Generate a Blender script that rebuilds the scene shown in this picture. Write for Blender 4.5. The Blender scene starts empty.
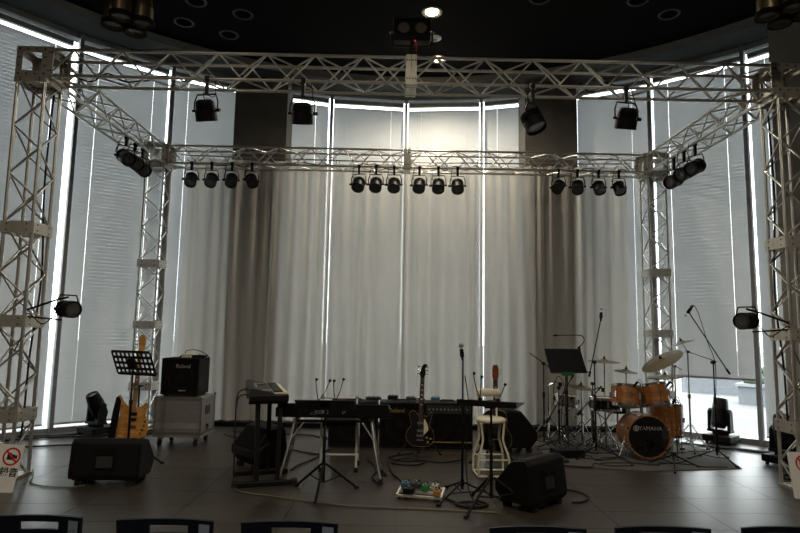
import bpy, bmesh, math, random
from mathutils import Vector, Matrix
random.seed(7)
S = bpy.context.scene
COL = S.collection
PI = math.pi

# ------------------------------------------------------------------ camera
cam_d = bpy.data.cameras.new('camera'); cam = bpy.data.objects.new('camera', cam_d); COL.objects.link(cam)
PITCH, ROLL, YAW = 0.1115, 0.0172, 0.0103
_f = Vector((math.sin(YAW)*math.cos(PITCH), math.cos(YAW)*math.cos(PITCH), math.sin(PITCH)))
_r = Vector((math.cos(YAW), -math.sin(YAW), 0)); _u = _r.cross(_f)
_r2 = _r*math.cos(ROLL) + _u*math.sin(ROLL); _u2 = _u*math.cos(ROLL) - _r*math.sin(ROLL)
cam.matrix_world = Matrix(((_r2.x, _u2.x, -_f.x, -0.176), (_r2.y, _u2.y, -_f.y, 0), (_r2.z, _u2.z, -_f.z, 1.502), (0, 0, 0, 1)))
cam_d.sensor_width = 36; cam_d.lens = 26.142; cam_d.clip_start = 0.05; cam_d.clip_end = 300
S.camera = cam

# ------------------------------------------------------------------ world: bright overcast sky
SKY = 9.0
w = bpy.data.worlds.new('overcast_sky'); S.world = w; w.use_nodes = True
nt = w.node_tree; bg = nt.nodes['Background']; bg.inputs[1].default_value = SKY
tc = nt.nodes.new('ShaderNodeTexCoord'); ns = nt.nodes.new('ShaderNodeTexNoise'); ns.inputs['Scale'].default_value = 2.2
cr = nt.nodes.new('ShaderNodeValToRGB'); cr.color_ramp.elements[0].color = (.90, .945, .97, 1); cr.color_ramp.elements[1].color = (.98, 1, 1, 1)
nt.links.new(tc.outputs['Generated'], ns.inputs['Vector']); nt.links.new(ns.outputs['Fac'], cr.inputs[0]); nt.links.new(cr.outputs[0], bg.inputs[0])
S.view_settings.view_transform = 'Standard'; S.view_settings.look = 'None'
S.view_settings.exposure = 0.0; S.view_settings.gamma = 1.0; S.view_settings.use_curve_mapping = False
LAMP_W = 1.0          # multiplier for the ceiling downlights

# ------------------------------------------------------------------ materials
def lin(c): return tuple((x/12.92 if x <= .04045 else ((x+.055)/1.055)**2.4) for x in c)
def mat(name, rgb, rough=.6, metal=0., var=.12, scale=8., bump=0., spec=.5, coat=0., emit=None, rnd=0.):
    m = bpy.data.materials.new(name); m.use_nodes = True; t = m.node_tree; p = t.nodes['Principled BSDF']
    c = lin([x/255 for x in rgb])
    tcn = t.nodes.new('ShaderNodeTexCoord'); n = t.nodes.new('ShaderNodeTexNoise')
    n.inputs['Scale'].default_value = scale; n.inputs['Detail'].default_value = 5
    r = t.nodes.new('ShaderNodeValToRGB'); r.color_ramp.elements[0].position = .3; r.color_ramp.elements[1].position = .7
    r.color_ramp.elements[0].color = (*[x*(1-var) for x in c], 1); r.color_ramp.elements[1].color = (*[min(1, x*(1+var)) for x in c], 1)
    t.links.new(tcn.outputs['Object'], n.inputs['Vector']); t.links.new(n.outputs['Fac'], r.inputs[0])
    out = r.outputs[0]
    if rnd:
        oi = t.nodes.new('ShaderNodeObjectInfo'); mr = t.nodes.new('ShaderNodeMapRange')
        mr.inputs[3].default_value = 1-rnd; mr.inputs[4].default_value = 1+rnd
        hs = t.nodes.new('ShaderNodeHueSaturation'); t.links.new(oi.outputs['Random'], mr.inputs[0])
        t.links.new(mr.outputs[0], hs.inputs['Value']); t.links.new(out, hs.inputs['Color']); out = hs.outputs[0]
    t.links.new(out, p.inputs['Base Color'])
    p.inputs['Roughness'].default_value = rough; p.inputs['Metallic'].default_value = metal
    p.inputs['Specular IOR Level'].default_value = spec; p.inputs['Coat Weight'].default_value = coat
    if bump:
        b = t.nodes.new('ShaderNodeBump'); b.inputs['Strength'].default_value = bump; b.inputs['Distance'].default_value = .01
        t.links.new(n.outputs['Fac'], b.inputs['Height']); t.links.new(b.outputs[0], p.inputs['Normal'])
    if emit:
        p.inputs['Emission Color'].default_value = (*lin([x/255 for x in emit[0]]), 1); p.inputs['Emission Strength'].default_value = emit[1]
    return m
def mat_wood(name, a, b, scale=3., rough=.3, axis=(1, 6, 6), coat=.4):
    m = bpy.data.materials.new(name); m.use_nodes = True; t = m.node_tree; p = t.nodes['Principled BSDF']
    tcn = t.nodes.new('ShaderNodeTexCoord'); mp = t.nodes.new('ShaderNodeMapping'); mp.inputs['Scale'].default_value = axis
    n = t.nodes.new('ShaderNodeTexNoise'); n.inputs['Scale'].default_value = scale; n.inputs['Detail'].default_value = 8; n.inputs['Distortion'].default_value = 1.2
    r = t.nodes.new('ShaderNodeValToRGB'); r.color_ramp.elements[0].position = .35; r.color_ramp.elements[1].position = .65
    r.color_ramp.elements[0].color = (*lin([x/255 for x in a]), 1); r.color_ramp.elements[1].color = (*lin([x/255 for x in b]), 1)
    t.links.new(tcn.outputs['Object'], mp.inputs[0]); t.links.new(mp.outputs[0], n.inputs['Vector'])
    t.links.new(n.outputs['Fac'], r.inputs[0]); t.links.new(r.outputs[0], p.inputs['Base Color'])
    p.inputs['Roughness'].default_value = rough; p.inputs['Coat Weight'].default_value = coat; p.inputs['Coat Roughness'].default_value = .15
    return m
def mat_cloth(name, rgb, diff, trans, clear):
    """thin cloth or slat: part reflected, part passed on diffusely, part straight through"""
    m = bpy.data.materials.new(name); m.use_nodes = True; t = m.node_tree; t.nodes.clear()
    o = t.nodes.new('ShaderNodeOutputMaterial'); c = lin([x/255 for x in rgb])
    tcn = t.nodes.new('ShaderNodeTexCoord'); n = t.nodes.new('ShaderNodeTexNoise'); n.inputs['Scale'].default_value = 3.
    r = t.nodes.new('ShaderNodeValToRGB'); r.color_ramp.elements[0].color = (*[x*.9 for x in c], 1); r.color_ramp.elements[1].color = (*c, 1)
    t.links.new(tcn.outputs['Object'], n.inputs['Vector']); t.links.new(n.outputs['Fac'], r.inputs[0])
    d = t.nodes.new('ShaderNodeBsdfDiffuse'); l = t.nodes.new('ShaderNodeBsdfTranslucent'); x = t.nodes.new('ShaderNodeBsdfTransparent')
    t.links.new(r.outputs[0], d.inputs[0]); t.links.new(r.outputs[0], l.inputs[0])
    a = t.nodes.new('ShaderNodeMixShader'); a.inputs[0].default_value = trans/(diff+trans)
    b = t.nodes.new('ShaderNodeMixShader'); b.inputs[0].default_value = clear
    t.links.new(d.outputs[0], a.inputs[1]); t.links.new(l.outputs[0], a.inputs[2])
    t.links.new(a.outputs[0], b.inputs[1]); t.links.new(x.outputs[0], b.inputs[2]); t.links.new(b.outputs[0], o.inputs[0])
    return m
def mat_pane(name):
    m = bpy.data.materials.new(name); m.use_nodes = True; t = m.node_tree; t.nodes.clear()
    o = t.nodes.new('ShaderNodeOutputMaterial'); x = t.nodes.new('ShaderNodeBsdfTransparent'); g = t.nodes.new('ShaderNodeBsdfGlossy')
    x.inputs[0].default_value = (.9, .92, .92, 1); g.inputs['Roughness'].default_value = .03
    tcn = t.nodes.new('ShaderNodeTexCoord'); n = t.nodes.new('ShaderNodeTexNoise'); n.inputs['Scale'].default_value = .7
    mr = t.nodes.new('ShaderNodeMapRange'); mr.inputs[3].default_value = .04; mr.inputs[4].default_value = .07
    t.links.new(tcn.outputs['Object'], n.inputs['Vector']); t.links.new(n.outputs['Fac'], mr.inputs[0])
    a = t.nodes.new('ShaderNodeMixShader'); t.links.new(mr.outputs[0], a.inputs[0])
    t.links.new(x.outputs[0], a.inputs[1]); t.links.new(g.outputs[0], a.inputs[2]); t.links.new(a.outputs[0], o.inputs[0])
    return m

M = {}
M['tile'] = mat('floor_tile', (62, 57, 50), .36, var=.14, scale=14, bump=.04, rnd=.06)
M['slab'] = mat('floor_slab', (46, 43, 40), .5, var=.2, scale=9)
M['concrete'] = mat('concrete', (92, 88, 82), .85, var=.2, scale=2.5, bump=.15)
M['backwall'] = mat('painted_wall', (90, 88, 86), .8)
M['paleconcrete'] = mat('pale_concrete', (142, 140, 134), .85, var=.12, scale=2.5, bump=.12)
M['ceiling'] = mat('black_ceiling', (14, 14, 15), .9, var=.1, spec=.08)
M['soffit'] = mat('grey_soffit', (66, 69, 72), .8, var=.06, spec=.3)
M['fascia'] = mat('pale_fascia', (140, 143, 144), .7, var=.06, spec=.4)
M['mullion'] = mat('dark_mullion', (140, 143, 148), .5)
M['outground'] = mat('outdoor_paving', (108, 110, 110), .9, var=.2, scale=.5)
M['outbuilding'] = mat('outdoor_building', (112, 115, 119), .9, var=.08, scale=.4)
M['outshrub'] = mat('outdoor_shrub', (70, 84, 62), .9, var=.3)
M['slat'] = mat_cloth('blind_slat', (206, 208, 208), .936, .064, 0.)
M['rail'] = mat('blind_rail', (150, 152, 150), .5)
M['cord'] = mat('blind_cord', (225, 225, 220), .8)
M['pane'] = mat_pane('window_glass')
M['curtain'] = mat_cloth('sheer_curtain', (236, 232, 224), .48, .52, .09)
M['alu'] = mat('aluminium_truss', (218, 215, 208), .3, metal=.88, var=.08, scale=20)
M['aluplate'] = mat('aluminium_plate', (214, 210, 200), .42, metal=.7, var=.12, scale=12)
M['bolt'] = mat('dark_bolt', (70, 66, 60), .4, metal=.8)
M['black'] = mat('black_paint', (12, 12, 13), .5, var=.2, spec=.3)
M['blackmat'] = mat('black_matte', (11, 11, 12), .8, var=.2, spec=.2)
M['tolex'] = mat('black_tolex', (12, 12, 13), .6, var=.25, scale=60, bump=.1, spec=.28)
M['grille'] = mat('grille_cloth', (22, 20, 18), .9, var=.3, scale=90, spec=.15)
M['cone'] = mat('speaker_cone', (25, 23, 20), .8, var=.2, spec=.2)
M['rubber'] = mat('black_rubber', (16, 16, 16), .7)
M['lens'] = mat('lamp_lens', (74, 76, 76), .25, var=.1, spec=.8)
M['lamphot'] = mat('polished_reflector', (200, 192, 175), .25, metal=.9)
M['spotlens'] = mat('spotlight_lens', (128, 112, 106), .3, spec=.8)
M['brass'] = mat('bronze_can', (152, 138, 112), .36, metal=.85)
M['chrome'] = mat('chrome', (215, 215, 215), .14, metal=1., var=.05)
M['steel'] = mat('grey_steel_tube', (150, 150, 148), .35, metal=.7)
M['cymbal'] = mat('cymbal_bronze', (128, 116, 92), .38, metal=.8, var=.12, scale=30)
M['amber'] = mat_wood('amber_maple', (136, 80, 30), (188, 122, 58))
M['basswood'] = mat_wood('honey_bass_wood', (184, 122, 54), (226, 166, 90))
M['neck'] = mat_wood('maple_neck', (150, 106, 60), (190, 146, 92))
M['rosewood'] = mat_wood('rosewood', (58, 34, 24), (82, 50, 34))
M['headwood'] = mat_wood('mahogany_headstock', (110, 54, 26), (150, 82, 44))
M['gloss'] = mat('gloss_black_lacquer', (14, 14, 15), .12, coat=.8)
M['ivory'] = mat('ivory_plastic', (232, 224, 196), .45, var=.05)
M['whitepaint'] = mat('cream_paint', (226, 218, 192), .4, var=.06)
M['white'] = mat('white_plastic', (232, 232, 228), .4, var=.04)
M['caseface'] = mat('grey_case_laminate', (130, 130, 129), .5, var=.06, scale=20)
M['head'] = mat('drum_head', (226, 222, 210), .5, var=.05)
M['mat'] = mat('grey_drum_mat', (82, 80, 77), .95, var=.12, scale=40, bump=.1)
M['cablecream'] = mat('cream_cable', (112, 106, 90), .6)
M['green'] = mat('green_plastic', (20, 120, 50), .4)
M['blue'] = mat('blue_enamel', (52, 96, 128), .4)
M['orange'] = mat('orange_enamel', (160, 112, 48), .4)
M['chair'] = mat('navy_chair_plastic', (11, 18, 33), .5, var=.15, scale=30, spec=.3)
M['sticker'] = mat('pale_sticker', (142, 158, 176), .6)
M['ink'] = mat('black_ink', (24, 24, 26), .7)
M['red'] = mat('red_ink', (200, 30, 38), .6)
M['silverprint'] = mat('silver_print', (190, 190, 188), .35, metal=.4)
M['goldprint'] = mat('gold_print', (190, 160, 96), .4, metal=.3)
M['panel'] = mat('dark_panel', (48, 48, 50), .5)
M['redled'] = mat('red_led', (255, 40, 30), .4, emit=((255, 30, 20), .6))
M['lit'] = mat('lit_lamp', (255, 236, 196), .4, emit=((255, 226, 176), 30))
M['darkcup'] = mat('dark_cup', (5, 5, 5), .9, spec=.03)

# ------------------------------------------------------------------ mesh helpers
def frame(d, up=Vector((0, 0, 1))):
    """rotation whose local Z runs along d"""
    z = Vector(d).normalized()
    if abs(z.dot(up)) > .999: up = Vector((0, 1, 0))
    x = up.cross(z).normalized(); y = z.cross(x)
    return Matrix((x, y, z)).transposed()
class MB:
    def __init__(s, M=None): s.v = []; s.f = []; s.sm = []; s.M = M
    def add(s, vs, fs, smooth=False, M=None):
        b = len(s.v)
        for p in vs:
            p = Vector(p)
            if M is not None: p = M @ p
            if s.M is not None: p = s.M @ p
            s.v.append(p)
        for q in fs: s.f.append([b+i for i in q]); s.sm.append(smooth)
        return s
    def box(s, c, d, M=None):
        x, y, z = c; a, b, h = d[0]/2, d[1]/2, d[2]/2
        vs = [(x+i*a, y+j*b, z+k*h) for i in (-1, 1) for j in (-1, 1) for k in (-1, 1)]
        return s.add(vs, [(0, 1, 3, 2), (4, 6, 7, 5), (0, 4, 5, 1), (2, 3, 7, 6), (0, 2, 6, 4), (1, 5, 7, 3)], False, M)
    def bar(s, p, q, a, b, up=Vector((0, 0, 1))):
        p, q = Vector(p), Vector(q); R = frame(q-p, up).to_4x4(); R.translation = (p+q)/2
        return s.box((0, 0, 0), (a, b, (q-p).length), R)
    def tube(s, p, q, r, r2=None, n=8, cap=True):
        p, q = Vector(p), Vector(q); r2 = r if r2 is None else r2; R = frame(q-p); vs = []
        for c, rr in ((p, r), (q, r2)):
            for i in range(n):
                a = 2*PI*i/n; vs.append(c + R @ Vector((rr*math.cos(a), rr*math.sin(a), 0)))
        s.add(vs, [(i, (i+1) % n, n+(i+1) % n, n+i) for i in range(n)], True)
        if cap: s.add(vs[:n], [tuple(range(n))[::-1]]); s.add(vs[n:], [tuple(range(n))])
        return s
    def path(s, pts, r, n=6, smooth=0):
        pts = [Vector(p) for p in pts]
        if smooth: pts = catmull(pts, smooth)
        rings = []; x = None
        for i, p in enumerate(pts):
            d = (pts[min(i+1, len(pts)-1)] - pts[max(i-1, 0)]).normalized()
            if x is None: x = frame(d).col[0].copy()
            x = (x - d*x.dot(d)).normalized(); y = d.cross(x)
            rings.append([p + r*(math.cos(2*PI*k/n)*x + math.sin(2*PI*k/n)*y) for k in range(n)])
        vs = [v for g in rings for v in g]
        fs = [(i*n+k, i*n+(k+1) % n, (i+1)*n+(k+1) % n, (i+1)*n+k) for i in range(len(pts)-1) for k in range(n)]
        s.add(vs, fs, True); s.add(rings[0], [tuple(range(n))[::-1]]); s.add(rings[-1], [tuple(range(n))])
        return s
    def lathe(s, prof, n=20, M=None, sharp=True):
        """profile of (radius, height) about local Z"""
        for (r1, z1), (r2, z2) in zip(prof[:-1], prof[1:]):
            vs = []
            for r, z in ((r1, z1), (r2, z2)):
                vs += [(r*math.cos(2*PI*i/n), r*math.sin(2*PI*i/n), z) for i in range(n)]
            s.add(vs, [(i, (i+1) % n, n+(i+1) % n, n+i) for i in range(n)], True, M)
        return s
    def disc(s, c, r, d=(0, 0, 1), n=20):
        R = frame(Vector(d)); c = Vector(c)
        return s.add([c + R @ Vector((r*math.cos(2*PI*i/n), r*math.sin(2*PI*i/n), 0)) for i in range(n)], [tuple(range(n))])
    def prism(s, poly, z0, z1, M=None):
        n = len(poly); vs = [(x, y, z0) for x, y in poly] + [(x, y, z1) for x, y in poly]
        s.add(vs, [tuple(range(n))[::-1], tuple(range(n, 2*n))], False, M)
        return s.add(vs, [(i, (i+1) % n, n+(i+1) % n, n+i) for i in range(n)], False, M)
    def ball(s, c, r, n=10, sc=(1, 1, 1)):
        m = n//2+1; vs = []; fs = []
        for j in range(m+1):
            t = PI*j/m
            for i in range(n): vs.append((c[0]+sc[0]*r*math.sin(t)*math.cos(2*PI*i/n), c[1]+sc[1]*r*math.sin(t)*math.sin(2*PI*i/n), c[2]+sc[2]*r*math.cos(t)))
        for j in range(m):
            for i in range(n): fs.append((j*n+i, (j+1)*n+i, (j+1)*n+(i+1) % n, j*n+(i+1) % n))
        return s.add(vs, fs, True)
    def mesh(s, name, m):
        me = bpy.data.meshes.new(name); me.from_pydata([tuple(v) for v in s.v], [], s.f)
        me.polygons.foreach_set('use_smooth', s.sm); me.materials.append(M[m] if isinstance(m, str) else m)
        bm = bmesh.new(); bm.from_mesh(me); bmesh.ops.remove_doubles(bm, verts=bm.verts, dist=1e-6) if s.weld else None
        bmesh.ops.recalc_face_normals(bm, faces=bm.faces); bm.to_mesh(me); bm.free(); me.update()
        return me
    weld = False
    def build(s, name, m, parent=None, bevel=0, label=None):
        if bevel: s.weld = True
        o = bpy.data.objects.new(name, s.mesh(name, m)); COL.objects.link(o)
        if parent is not None: o.parent = parent
        if bevel:
            md = o.modifiers.new('bevel', 'BEVEL'); md.width = bevel; md.segments = 2; md.limit_method = 'ANGLE'; md.angle_limit = .6
        if label: o['label'] = label
        return o
def catmull(p, k):
    o = []
    for i in range(len(p)-1):
        a, b, c, d = p[max(i-1, 0)], p[i], p[i+1], p[min(i+2, len(p)-1)]
        for j in range(k):
            t = j/k; o.append(.5*((2*b) + (c-a)*t + (2*a-5*b+4*c-d)*t*t + (3*b-a-3*c+d)*t**3))
    o.append(p[-1]); return o
def thing(name, loc, label, cat, group=None, rz=0, rot=None):
    o = bpy.data.objects.new(name, None); COL.objects.link(o); o.location = loc
    o.rotation_euler = rot if rot else (0, 0, rz); o.empty_display_size = .1
    return tag(o, label, cat, group)
def tag(o, label, cat, group=None, kind=None):
    o['label'] = label; o['category'] = cat
    if group: o['group'] = group
    if kind: o['kind'] = kind
    return o
def struct(o): o['kind'] = 'structure'; return o
def inst(name, me, parent, mtx):
    o = bpy.data.objects.new(name, me); COL.objects.link(o); o.parent = parent; o.matrix_local = mtx; return o
def text(body, size, m, parent, mtx, name='lettering', depth=.001, shear=0, align='CENTER', bold=0):
    cu = bpy.data.curves.new(name, 'FONT'); cu.body = body; cu.size = size; cu.extrude = depth; cu.align_x = align; cu.align_y = 'CENTER'; cu.shear = shear; cu.offset = bold; cu.resolution_u = 3
    t = bpy.data.objects.new(name, cu); COL.objects.link(t)
    me = bpy.data.meshes.new_from_object(t.evaluated_get(bpy.context.evaluated_depsgraph_get())); bpy.data.objects.remove(t); bpy.data.curves.remove(cu)
    me.name = name; me.materials.clear(); me.materials.append(M[m])
    return inst(name, me, parent, mtx)
def face_cam(x, y, z, rz=0):      # text plane standing upright, read from -Y
    return Matrix.Translation((x, y, z)) @ Matrix.Rotation(rz, 4, 'Z') @ Matrix.Rotation(PI/2, 4, 'X')
# ================================================================== THE ROOM
CX, CY0, RW = 0.0, 3.5, 7.05
def pol(a, r, z=0):
    a = math.radians(a); return Vector((CX + r*math.sin(a), CY0 + r*math.cos(a), z))
def ring(r0, r1, z, a0, a1, n):
    vs = []
    for i in range(n+1):
        a = a0+(a1-a0)*i/n; vs += [pol(a, r0, z), pol(a, r1, z)]
    return vs, [(2*i, 2*i+1, 2*i+3, 2*i+2) for i in range(n)]
# floor: slab with large-format tiles laid on it
m = MB(); m.v = [pol(a*5, 7.3, -.006) for a in range(72)]; m.f = [list(range(72))]; m.sm = [False]
floor = struct(m.build('floor', 'slab'))
TX, TY = .888, .44
tile = MB().box((0, 0, -.007), (TX-.004, TY-.004, .014)).mesh('tile', 'tile')
for i in range(14):
    for j in range(19):
        x, y = -5.9+TX*i, 2.3+TY*j
        if math.hypot(x-CX, y-CY0) < 6.95: inst('tile', tile, floor, Matrix.Translation((x, y, 0)))
# outdoors: pavement with low planter walls
m = MB(); vs, fs = ring(7.35, 70, -.05, -180, 180, 48); m.add(vs, fs)
struct(m.build('ground_outside', 'outground'))
for (a, r, wd, h, txt) in ((43.5, 13.2, 2.6, .42, 'low pale planter wall outside, seen below the raised blind'), (37.5, 15.5, 3.2, .5, 'low pale planter wall farther outside, behind the boom microphone')):
    p = pol(a, r, -.05); t = thing('planter_wall', p, txt, 'planter', 'planters outside the window', rz=-math.radians(a))
    MB().box((0, 0, h/2), (wd, .6, h)).build('wall', 'outbuilding', t)
    MB().box((0, 0, h+.03), (wd+.1, .7, .06)).build('coping', 'fascia', t)
    rn_ = random.Random(int(a)); hd = MB()
    for k in range(40): hd.ball((rn_.uniform(-wd/2+.1, wd/2-.1), rn_.uniform(-.2, .2), h+.1+rn_.uniform(0, .12)), rn_.uniform(.07, .13), 6)
    hd.build('shrubs', 'outshrub', t)['kind'] = 'stuff'
# back of the hall: round wall behind the audience and beside the windows
m = MB()
for zz in (0,): pass
n = 64
a0, a1 = 50.6, 304.3
vs = []; fs = []
for i in range(n+1):
    a = a0+(a1-a0)*i/n; vs += [pol(a, 7.0, -.02), pol(a, 7.0, 6.3), pol(a, 7.25, -.02), pol(a, 7.25, 6.3)]
for i in range(n): b = 4*i; fs += [(b, b+1, b+5, b+4), (b+2, b+6, b+7, b+3)]
fs += [(0, 2, 3, 1), (4*n, 4*n+1, 4*n+3, 4*n+2)]
struct(m.add(vs, fs).build('wall_back', 'backwall'))
# ceiling, fascia step and window soffit
m = MB(); m.v = [pol(a*5, 7.3, 6.01) for a in range(72)] + [pol(a*5, 7.3, 6.2) for a in range(72)]
m.f = [list(range(72)), list(range(72, 144))] + [[i, (i+1) % 72, 72+(i+1) % 72, 72+i] for i in range(72)]; m.sm = [False]*len(m.f)
struct(m.build('ceiling', 'ceiling'))
m = MB(); vs, fs = ring(6.4, 7.3, 5.88, -180, 180, 96); m.add(vs, fs); struct(m.build('ceiling_soffit', 'soffit'))
m = MB(); vs = []; 
for i in range(97): a = -180+360*i/96; vs += [pol(a, 6.4, 5.88), pol(a, 6.4, 6.011), pol(a, 6.43, 5.885), pol(a, 6.43, 6.011)]
m.add(vs, [q for i in range(96) for q in ((4*i, 4*i+4, 4*i+5, 4*i+1), (4*i+2, 4*i+3, 4*i+7, 4*i+6))]); struct(m.build('trim_1', 'fascia'))
# windows: glazed bays between mullions on the round facade
ANG = [-57, -45.3, -34.0, -22.9, -11.4, 0, 11.5, 22.9, 35.0, 46.25, 57]
for k in range(len(ANG)-1):
    a, b = ANG[k], ANG[k+1]
    wn = bpy.data.objects.new('window_%d' % (k+1), None); COL.objects.link(wn); struct(wn); mid = pol((a+b)/2, 7.0, 0); wn.location = mid
    L = lambda p: p - mid
    p, q = pol(a, 7.24), pol(b, 7.24)
    MB().bar(L(p+Vector((0, 0, 2.95))), L(q+Vector((0, 0, 2.95))), 5.75, .012, up=Vector((p.x-CX+q.x-CX, p.y-CY0+q.y-CY0, 0)).normalized()).build('pane', 'pane', wn)
    rad = (pol((a+b)/2, 1)-pol(0, 0)).normalized()
    for nm, z0, z1, r in (('bottom_rail', 0, .075, 7.0), ('transom', 5.80, 5.885, 7.0)):
        p, q = pol(a, r), pol(b, r); z = Vector((0, 0, (z0+z1)/2))
        MB().bar(L(p+z), L(q+z), (z1-z0), .09, up=rad).build(nm, 'mullion' if nm == 'bottom_rail' else 'fascia', wn)
    if k < len(ANG)-1:
        p = pol(b, 6.97)
        if abs(b) < 56:
            rd = Vector((p.x-CX, p.y-CY0, 0)).normalized()
            MB().bar(L(p), L(p+Vector((0, 0, 5.88))), .055, .10, up=rd).build('mullion', 'mullion', wn)
# venetian blinds, one in each bay
PITCHZ = .055
names = ['far left beside the front left truss tower', 'left, between the two left mullions', 'left of the left concrete column', 'behind the left concrete column', 'just left of the middle mullion', 'just right of the middle mullion', 'behind the right concrete column', 'right of the right concrete column', 'right, raised off the floor behind the drums', 'far right beside the front right truss tower']
for k in range(len(ANG)-1):
    g = .38
    a, b = ANG[k] + (.5 if ANG[k] < -44 else g), ANG[k+1] - (.72 if ANG[k+1] < -44 else g)
    P, Q = pol(a, 7.06), pol(b, 7.06); mid = (P+Q)/2; ln = (Q-P).length; rz = math.atan2(Q.y-P.y, Q.x-P.x)
    zb = .88 if k == 8 else .1
    t = thing('venetian_blind', mid, 'closed pale venetian blind ' + names[k], 'blind', 'window blinds', rz=rz)
    ztop = 5.62
    MB().box((0, 0, 5.735), (ln, .06, .075)).build('headrail', 'rail', t)
    MB().box((0, 0, zb+.015), (ln, .035, .03)).build('bottom_rail', 'rail', t)
    m = MB(); cuts = [-ln/2, -ln*.32, ln*.32, ln/2]; z = zb+.06
    while z < ztop:
        for i in range(3):
            x0, x1 = cuts[i]+(.0012 if i else 0), cuts[i+1]-(.0012 if i < 2 else 0)
            m.add([(x0, -.005, z-.032), (x1, -.005, z-.032), (x1, .005, z+.032), (x0, .005, z+.032)], [(0, 1, 2, 3)])
        z += PITCHZ
    s = m.build('slats', 'slat', t); s['kind'] = 'stuff'
    for c in cuts[1:3]: MB().tube((c, -.018, zb), (c, -.018, 5.72), .0018, n=4).build('ladder_cord', 'cord', t)
# concrete columns in front of the glazing
for nm, x, txt in (('concrete_column', -2.515, 0), ('concrete_column', 2.49, 0)):
    t = MB().box((x, 9.93, 2.95), (.9, .52, 5.92)).build('column', 'concrete'); struct(t)
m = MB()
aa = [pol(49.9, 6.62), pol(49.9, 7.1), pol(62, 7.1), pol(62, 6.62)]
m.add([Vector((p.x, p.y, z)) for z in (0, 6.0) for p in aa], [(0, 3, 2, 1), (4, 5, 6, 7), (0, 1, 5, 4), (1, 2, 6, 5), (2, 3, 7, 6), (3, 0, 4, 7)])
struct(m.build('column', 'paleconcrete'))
m = MB()
aa = [pol(-55.3, 6.75), pol(-55.3, 7.1), pol(-62, 7.1), pol(-62, 6.75)]
m.add([Vector((p.x, p.y, z)) for z in (0, 6.0) for p in aa], [(0, 1, 2, 3), (4, 7, 6, 5), (0, 4, 5, 1), (1, 5, 6, 2), (2, 6, 7, 3), (3, 7, 4, 0)])
struct(m.build('column', 'concrete'))
# black cable plinth along the foot of the curtain
struct(MB().box((0, 9.28, .035), (7.0, .16, .07)).build('trim_2', 'blackmat', bevel=.01))

# curtains on a rail behind the back truss
def cy(x): return 9.60 - .012*x*x
def curtain(x0, x1, seed, txt):
    rnd = random.Random(seed); t = thing('curtain', ((x0+x1)/2, cy((x0+x1)/2), .05), txt, 'curtain', 'sheer curtains behind the stage')
    n = int((x1-x0)/.022); zs = [0, .3, 1.0, 2.0, 3.0, 3.8, 4.15, 4.27]; ph = rnd.random()*6
    wl = [.21+.07*math.sin(1.7*i+seed) for i in range(60)]; acc = [0]; 
    for ww in wl: acc.append(acc[-1]+ww)
    def fold(u):
        for i in range(len(wl)):
            if acc[i] <= u < acc[i+1]: return math.sin(2*PI*(u-acc[i])/wl[i]), i
        return 0, 0
    vs = []; fs = []
    for i in range(n+1):
        x = x0+(x1-x0)*i/n
        for z in zs:
            k = 1-.45*z/4.3
            sx = x + .02*math.sin(z*.9+seed+x*3)*(1-z/4.3)
            s_, idx = fold(sx-x0+.0001); amp = (.046+.026*math.sin(idx*2.3+seed))*k
            vs.append((x-(x0+x1)/2, cy(x)-cy((x0+x1)/2)+amp*s_ + .01*math.sin(x*9+z), z - (.02*abs(math.sin(x*PI/.3)) if z > 4.2 else 0)))
    nz = len(zs)
    for i in range(n):
        for j in range(nz-1): fs.append((i*nz+j, (i+1)*nz+j, (i+1)*nz+j+1, i*nz+j+1))
    m = MB(); m.add(vs, fs, True); m.build('cloth', 'curtain', t)
    hk = MB().tube((0, 0, 0), (0, 0, .05), .006, n=6).mesh('curtain_hook', 'steel')
    for i in range(int((x1-x0)/.3)):
        x = x0+.1+.3*i; inst('curtain_hook', hk, t, Matrix.Translation((x-(x0+x1)/2, cy(x)-cy((x0+x1)/2), 4.255)))
curtain(-3.62, -1.262, 1, 'sheer pale curtain hanging over the left concrete column')
curtain(-1.235, .03, 2, 'sheer pale curtain left of the middle mullion, behind the black guitar')
curtain(.0, 1.30, 3, 'sheer pale curtain right of the middle mullion, behind the white stool')
curtain(1.318, 3.68, 4, 'sheer pale curtain hanging over the right concrete column behind the drums')
pts = [(x/4, cy(x/4), 4.36) for x in range(-15, 16)]
t = MB().path(pts, .012).build('curtain_rail', 'steel'); tag(t, 'thin curved curtain rail behind the back truss', 'rail')

# ceiling fittings
def downlight(x, y, lit, txt):
    t = thing('downlight', (x, y, 6.01), txt, 'ceiling light', 'recessed ceiling downlights')
    MB().lathe([(.115, -.012), (.145, -.014), (.15, 0), (.115, 0), (.115, -.012)], 24).build('ring', 'rail' if lit else 'panel', t)
    if lit:
        MB().lathe([(0.0, -.035), (.05, -.03), (.085, -.014), (.09, -.004)], 20).build('bulb', 'lit', t)
        MB().lathe([(.115, -.012), (.09, -.003), (.0, -.003)], 20).build('reflector', 'lamphot', t)
    else:
        MB().lathe([(.12, -.0125), (.118, -.003), (0, -.003)], 20).build('reflector', 'darkcup', t)
    if lit:
        d = bpy.data.lights.new('downlight_lamp', 'SPOT'); d.energy = lit*LAMP_W; d.color = (1, .88, .70); d.spot_size = 2.75; d.spot_blend = .6; d.shadow_soft_size = .05
        o = bpy.data.objects.new('downlight_lamp', d); COL.objects.link(o); o.parent = t; o.location = (0, 0, -.06)
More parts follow.
